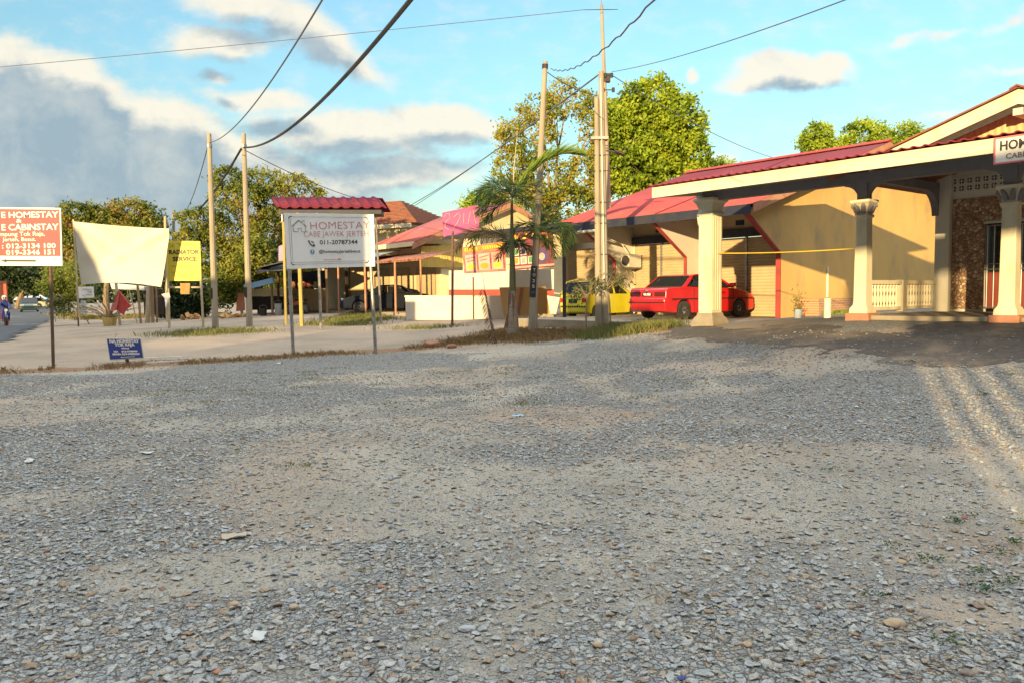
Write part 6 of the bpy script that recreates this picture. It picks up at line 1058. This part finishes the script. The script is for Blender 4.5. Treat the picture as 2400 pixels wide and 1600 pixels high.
for x0, y0, x1, y1, dd, m, w in ((664, 500, 670, 739, 31.6, 'post_yellow', .055), (698, 500, 707, 744, 30.6, 'post_yellow', .075), (743, 500, 752, 755, 29.2, 'steel', .05), (880, 500, 893, 742, 31.6, 'steel', .04)):
    a = P(x0, y0, dd)-q; b = P(x1, y1, dd)-q; b.z = H(*(b+q).xy)-q.z-.1; MB().tube([b, a], w, 6).build('post', MT[m], rs_)
# ------------------------------------------------------------------ tin shed, counters, clutter (left)
q = P(700, 728, 43); q.z = H(q.x, q.y); sd2 = thing('tin_shed', 'open timber shed with dark sloping tin roof left of the peach building', 'shed', q)
fl = lambda pts, d: [P(x, y, dd)-q for (x, y), dd in zip(pts, d)]
MB().plate(fl([(600, 640), (768, 626), (775, 622), (640, 620)], (40.5, 41, 48, 48)), (0, 0, .06)).build('tin_roof', MT['navy'], sd2); MB().plate(fl([(570, 668), (636, 652), (640, 664), (575, 680)], (40, 40.5, 40.5, 40)), (0, .3, .03)).build('blue_tarpaulin', mat('blue tarpaulin', (.16, .28, .42), (.12, .22, .34), .5, 3), sd2)
MB().plate(fl([(608, 628), (668, 614), (672, 618), (612, 634)], (42, 42, 43, 43)), (0, 0, .05)).build('upper_roof_sheet', MT['navy'], sd2)
fplate([(684, 640), (762, 634), (763, 676), (684, 678)], 47, mat('blue corrugated sheet', (.07, .10, .15), (.05, .08, .13), .6, 3), 'rear_sheet', sd2, q); fplate([(672, 679), (763, 677), (763, 736), (672, 736)], 45.5, MT['peach_wall'], 'half_wall', sd2, q, .15); fplate([(588, 678), (664, 676), (664, 694), (588, 695)], 44, MT['cream_wall'], 'counter', sd2, q, .5); fplate([(590, 695.5), (664, 694.5), (664, 726), (590, 727)], 44.2, MT['darksteel'], 'counter_front', sd2, q, .3)
for x, yt, yb, dd, m in ((636, 640, 733, 42, 'wood'), (651, 628, 727, 44, 'rust'), (765, 628, 730, 41.5, 'wood'), (612, 640, 727, 46, 'wood')): a = P(x, yt, dd); b = P(x, yb, dd); MB().tube([a-q, Vector((a.x, a.y, H(a.x, a.y)-.1))-q], .07, 6).build('post', MT[m], sd2)
for k in range(10): x = 690+k*7+RNG.uniform(-2, 2); o = MB().lathe([(.09, 0), (.15, .12), (.16, .3), (.08, .42)], 0, 0, 8).build('stored_jar', MT[('brick', 'rust', 'paint_cream', 'brick', 'doorwood')[k % 5]], sd2, loc=P(x, 677, 45.6)-q)
def pos(px, py, d): b = P(px, py, d); b.z = H(b.x, b.y); return b
motorcycle('small red and orange motorcycle parked by the yellow post of the shelter', pos(716, 733, 41.5), rad(150), (.50, .10, .03))
def bucket(label, px, py, d, r_, h, m): b = pos(px, py, d); t = thing('bucket', label, 'bucket', b, 0, 'buckets by the shed'); MB().lathe([(r_*.8, 0), (r_, h), (r_*.93, h), (r_*.75, .03)], 0, 0, 14).build('pail', m, t, smooth=True); MB().tube([(r_*math.cos(a), 0, h+r_*.8*math.sin(a)) for a in np.linspace(0, math.pi, 9)], .008, 5).build('handle', MT['steel'], t)
bucket('tall grey bucket standing right of the dark counter', 652, 728, 41, .20, .62, mat('grey bucket', (.33, .36, .34))); bucket('small dark bucket in front of the counter', 617, 730, 41.2, .2, .4, MT['darksteel'])
for i, (px, py, w_, m) in enumerate(((552, 738, 46, 'rock_tan'), (452, 742, 34, 'rock_tan'), (528, 737, 20, 'rock_tan'))):
    b = pos(px, py, 41+i); r = MB(); rr_ = np.random.default_rng(i)
    o = None; bm = bmesh.new()
    for k in range(16): c = rr_.normal(0, 1, 3)*np.array([w_*.011, .18, .05]); s = rr_.uniform(.1, .2); vs = [bm.verts.new(c+v*s+np.array([0, 0, s*.6])) for v in unit(rr_.normal(size=(12, 3)))]; bmesh.ops.convex_hull(bm, input=vs)
    me = bpy.data.meshes.new('rock_heap'); bm.to_mesh(me); bm.free(); me.materials.append(mat('orange laterite', (.55, .34, .13), (.45, .24, .09), .9, 5)); o = bpy.data.objects.new('rock_heap', me); COL.objects.link(o); o.location = b; tag(o, ('widest orange rubble heap left of the second bare pole', 'orange rubble heap under the yellow sign', 'small orange rubble heap between the bare poles')[i], 'rubble heap', 'orange rubble heaps')
def panel(label, px, d, m, name, cat, th=.05, group=None): b = P(*px[0], d); t = thing(name, label, cat, b, 0, group); fplate(px, d, m, 'sheet', t, b, th); return t
panel('upright rusty orange sheet leaning by the second bare pole', [(556, 688), (572, 686), (574, 728), (553, 730)], 43, mat('rusty sheet', (.50, .20, .11)), 'metal_sheet', 'sheet'); panel('small striped advert board above the shed roof, left of the big board', [(653, 578), (667, 572), (668, 611), (653, 613)], 40, mat('advert panel', (.42, .16, .26), (.22, .22, .45), .5, 1.5), 'advert_board', 'sign')
# clutter behind the tarpaulin: pots, shrub stalks, cloth, posts, small sign
b = pos(183, 745, 40); s_ = thing('small_white_sign', 'small white sign plate on a thin post below the banner corner', 'sign', b); fplate([(179, 673), (219, 672), (220, 698), (180, 700)], 40, MT['board_white'], 'plate', s_, b, .03); MB().tube([P(181, 690, 40.05)-b, Vector((0, 0, -.1))], .04, 6).build('post', MT['rust'], s_)
for y_, a, c in ((678, 192, 214), (684, 205, 216), (690, 200, 215)): MB().tube([P(a, y_, 39.98)-b, P(c, y_, 39.98)-b], .012, 4).build('faded_line', MT['sage'], s_)
panel('white hanging sack behind the small white sign', [(189, 705), (198, 705), (202, 735), (188, 737)], 41, MT['litter_white'], 'sack', 'sack', .12)
cl = thing('red_cloth', 'red cloth draped over a slanting pole under the banner', 'cloth', pos(282, 735, 38.5)); MB().plate([P(x, y, 38.5)-cl.location for x, y in ((277, 681), (292, 700), (306, 718), (292, 727), (288, 738), (270, 724), (262, 730), (266, 712))], (0, .12, 0)).build('folds', mat('red cloth', (.50, .07, .06), (.38, .05, .05), .8, 5, .3), cl); MB().plate([P(x, y, 38.4)-cl.location for x, y in ((278, 684), (272, 706), (262, 716), (258, 730), (270, 728), (276, 712))], (0, .08, 0)).build('folds', mat('rose cloth', (.55, .16, .13)), cl)
for i, (x0, y0, x1, y1, r_, lab) in enumerate(((272, 664, 281, 745, .07, 'bright weathered post in front of the red cloth'), (322, 664, 330, 740, .06, 'post under the banner right of the red cloth'), (303, 680, 322, 735, .03, 'thin slanting stick right of the red cloth'), (355, 660, 358, 742, .09, 'thick pale timber post under the right of the banner'), (350, 670, 345, 742, .13, 'dark broad timber upright beside the thick pale post'), (366, 668, 368, 742, .05, 'rightmost slim post under the banner'))):
    a = P(x0, y0, 39.5+i*.2); b = P(x1, y1, 39.5+i*.2); o = MB().tube([a, Vector((b.x, b.y, H(b.x, b.y)-.1))], r_, 7).build('timber_post', MT['wood'] if i % 2 else MT['woodlight']); tag(o, lab, 'post', 'timber posts under the banner')
panel('faded blue and white tarpaulin roof strip behind the banner', [(258, 664), (338, 672), (338, 681), (262, 678)], 42.5, mat('striped tarp', (.42, .52, .58), (.6, .6, .5), .6, 4), 'tarpaulin_roof', 'tarpaulin', .8); panel('dark stall back wall beneath the right half of the banner', [(335, 676), (382, 676), (385, 738), (338, 738)], 44.5, mat('dark boards', (.05, .035, .025)), 'stall_back', 'stall', .1)
pt = thing('flower_pot', 'square ochre planter pot with bare woody shrub stems', 'plant', pos(257, 748, 39)); MB().lathe([(.2, 0), (.26, .42), (.23, .42), (.18, .05)], 0, 0, sq=True).build('pot', mat('ochre pot', (.60, .45, .16)), pt)
t = MB(); C, D = [], []
for k in range(30): a = random.uniform(-1.4, 1.4); l = random.uniform(.8, 2.1); e = Vector((math.sin(a)*l-.1-(.5 if k % 3 == 0 else 0), random.uniform(-.4, .5), .4+abs(math.cos(a))*l*.8)); m_ = Vector((e.x*.4, e.y*.4, .4+(e.z-.4)*.6)); t.tube([(random.gauss(0, .05), 0, .35), m_, e], [.022, .016, .006], 5); [(C.append(list(m_.lerp(e, random.uniform(.3, 1.1)))), D.append([random.gauss(0, 1), random.gauss(0, 1), random.gauss(0, .6)])) for j in range(7)]
t.build('stems', MT['wood'], pt); leaves('foliage', np.array(C), np.array(D), .13, .06, LB, pt, RNG.uniform(size=len(C)))
q = patch([(150, 738), (170, 742), (200, 746), (230, 748), (290, 748), (320, 745), (345, 742)], 500, .8, .4); blades('bank_weeds', q, .05, .35, leafmat('bank weeds', [(.22, .17, .05), (.30, .26, .07), (.20, .22, .05), (.34, .20, .08)], .3), 'yellow green weeds on the bank under the banner', 'weeds', .015, .8)
bk2 = MB(); a = P(110, 752, 38); tag(blades('yard_weeds', patch([(820, 745), (850, 742), (870, 748), (800, 750)], 500, .5, .3), .05, .22, MT['grass'], 'green weeds on the kerb in front of the dark sedan', 'weeds', .012, .7), None)
# ------------------------------------------------------------------ added unseen blockers behind the viewpoint, profiled to shape the evening shade
e2 = Vector((LD.x, LD.y, 0)); l2 = Vector((LD.y, -LD.x, 0)); E0 = -14.0; D0 = TAN*(-3-E0)
MT['shade_wall'] = mat('unseen blocker wall', (.45, .40, .33), (.4, .36, .3), .9, 1.5); BA = math.atan2(l2.y, l2.x)
def back(name, label, cat, group=None): return thing(name, label, cat, e2*E0, BA, group)
def hz_(z): return z+D0
bk1 = back('low_shade_blocker', 'added unseen low block behind the viewpoint that shades the lot', 'building')  # added block; stepped heights set how far its shadow reaches
MB().box(-9.6, 1.15, -5, 0, -.2, hz_(3.45)).box(-17, -13.6, -5, 0, -.2, hz_(4.2)).box(-11.4, -9.6, -5, 0, -.2, hz_(4.3)).box(-20.5, -17, -5, 0, -.2, hz_(3.0)).box(-9.6, -5.2, -4, .0, 0, hz_(5.0)).box(-9.3, -8.15, -3, -.05, 0, hz_(7.7)).build('wall', MT['shade_wall'], bk1)
MB().plate([(-21.4, -5.4, hz_(3.0)), (-16.9, -5.4, hz_(3.0)), (-16.9, -2.5, hz_(3.3)), (-21.4, -2.5, hz_(3.3))], (0, 0, .1)).build('roof', MT['roof_dark'], bk1)
bk3 = back('tall_shade_blocker', 'taller added unseen block behind the viewpoint that shades the big white board', 'building'); MB().box(-13.7, -11.3, -4, 0, -.2, hz_(6.7)).build('wall', MT['shade_wall'], bk3); MB().plate([(-13.8, .2, hz_(6.7)), (-11.2, .2, hz_(6.7)), (-11.2, -4, hz_(7.2)), (-13.8, -4, hz_(7.2))], (0, 0, .1)).build('roof', MT['roof_dark'], bk3)  # added to keep the big white sign board in shade
bk4 = back('left_shade_blocker', 'added unseen block further left, its edge shaped to shade the white banner', 'building'); MB().plate([(-45, 0, -.2), (-45, 0, hz_(5.5)), (-27.8, 0, hz_(8.2)), (-27.0, 0, hz_(7.7)), (-25.9, 0, hz_(5.2)), (-23, 0, hz_(5.2)), (-22.6, 0, hz_(6.1)), (-20.6, 0, hz_(6.1)), (-20.6, 0, -.2)], (0, -4, 0)).build('wall', MT['shade_wall'], bk4)  # added; its top profile casts the slanting shade on the tarpaulin
gt = back('roadside_gantry', 'added unseen slab, low band and bars that shape the porch shade and ground streaks', 'shade blocker'); g_ = MB(); g_.box(.2, 9, -.2, 0, hz_(5.45), hz_(6.35)); g_.box(1.15, 9, -.2, 0, hz_(2.9), hz_(3.75)); g_.box(2.7, 9, -.2, 0, -.2, hz_(2.9)); g_.build('shade_bands', MT['wood'], gt)  # added bands shade the porch and driveway; gaps let light streaks through
for x, w_ in ((1.36, .09), (1.72, .10), (2.08, .12), (2.46, .14), (4.6, .3), (6.5, .1), (8.9, .2)): MB().box(x-w_, x+w_, -.15, -.02, -.2, hz_(5.45) if w_ > .08 else hz_(3.0)).build('post', MT['wood'], gt)
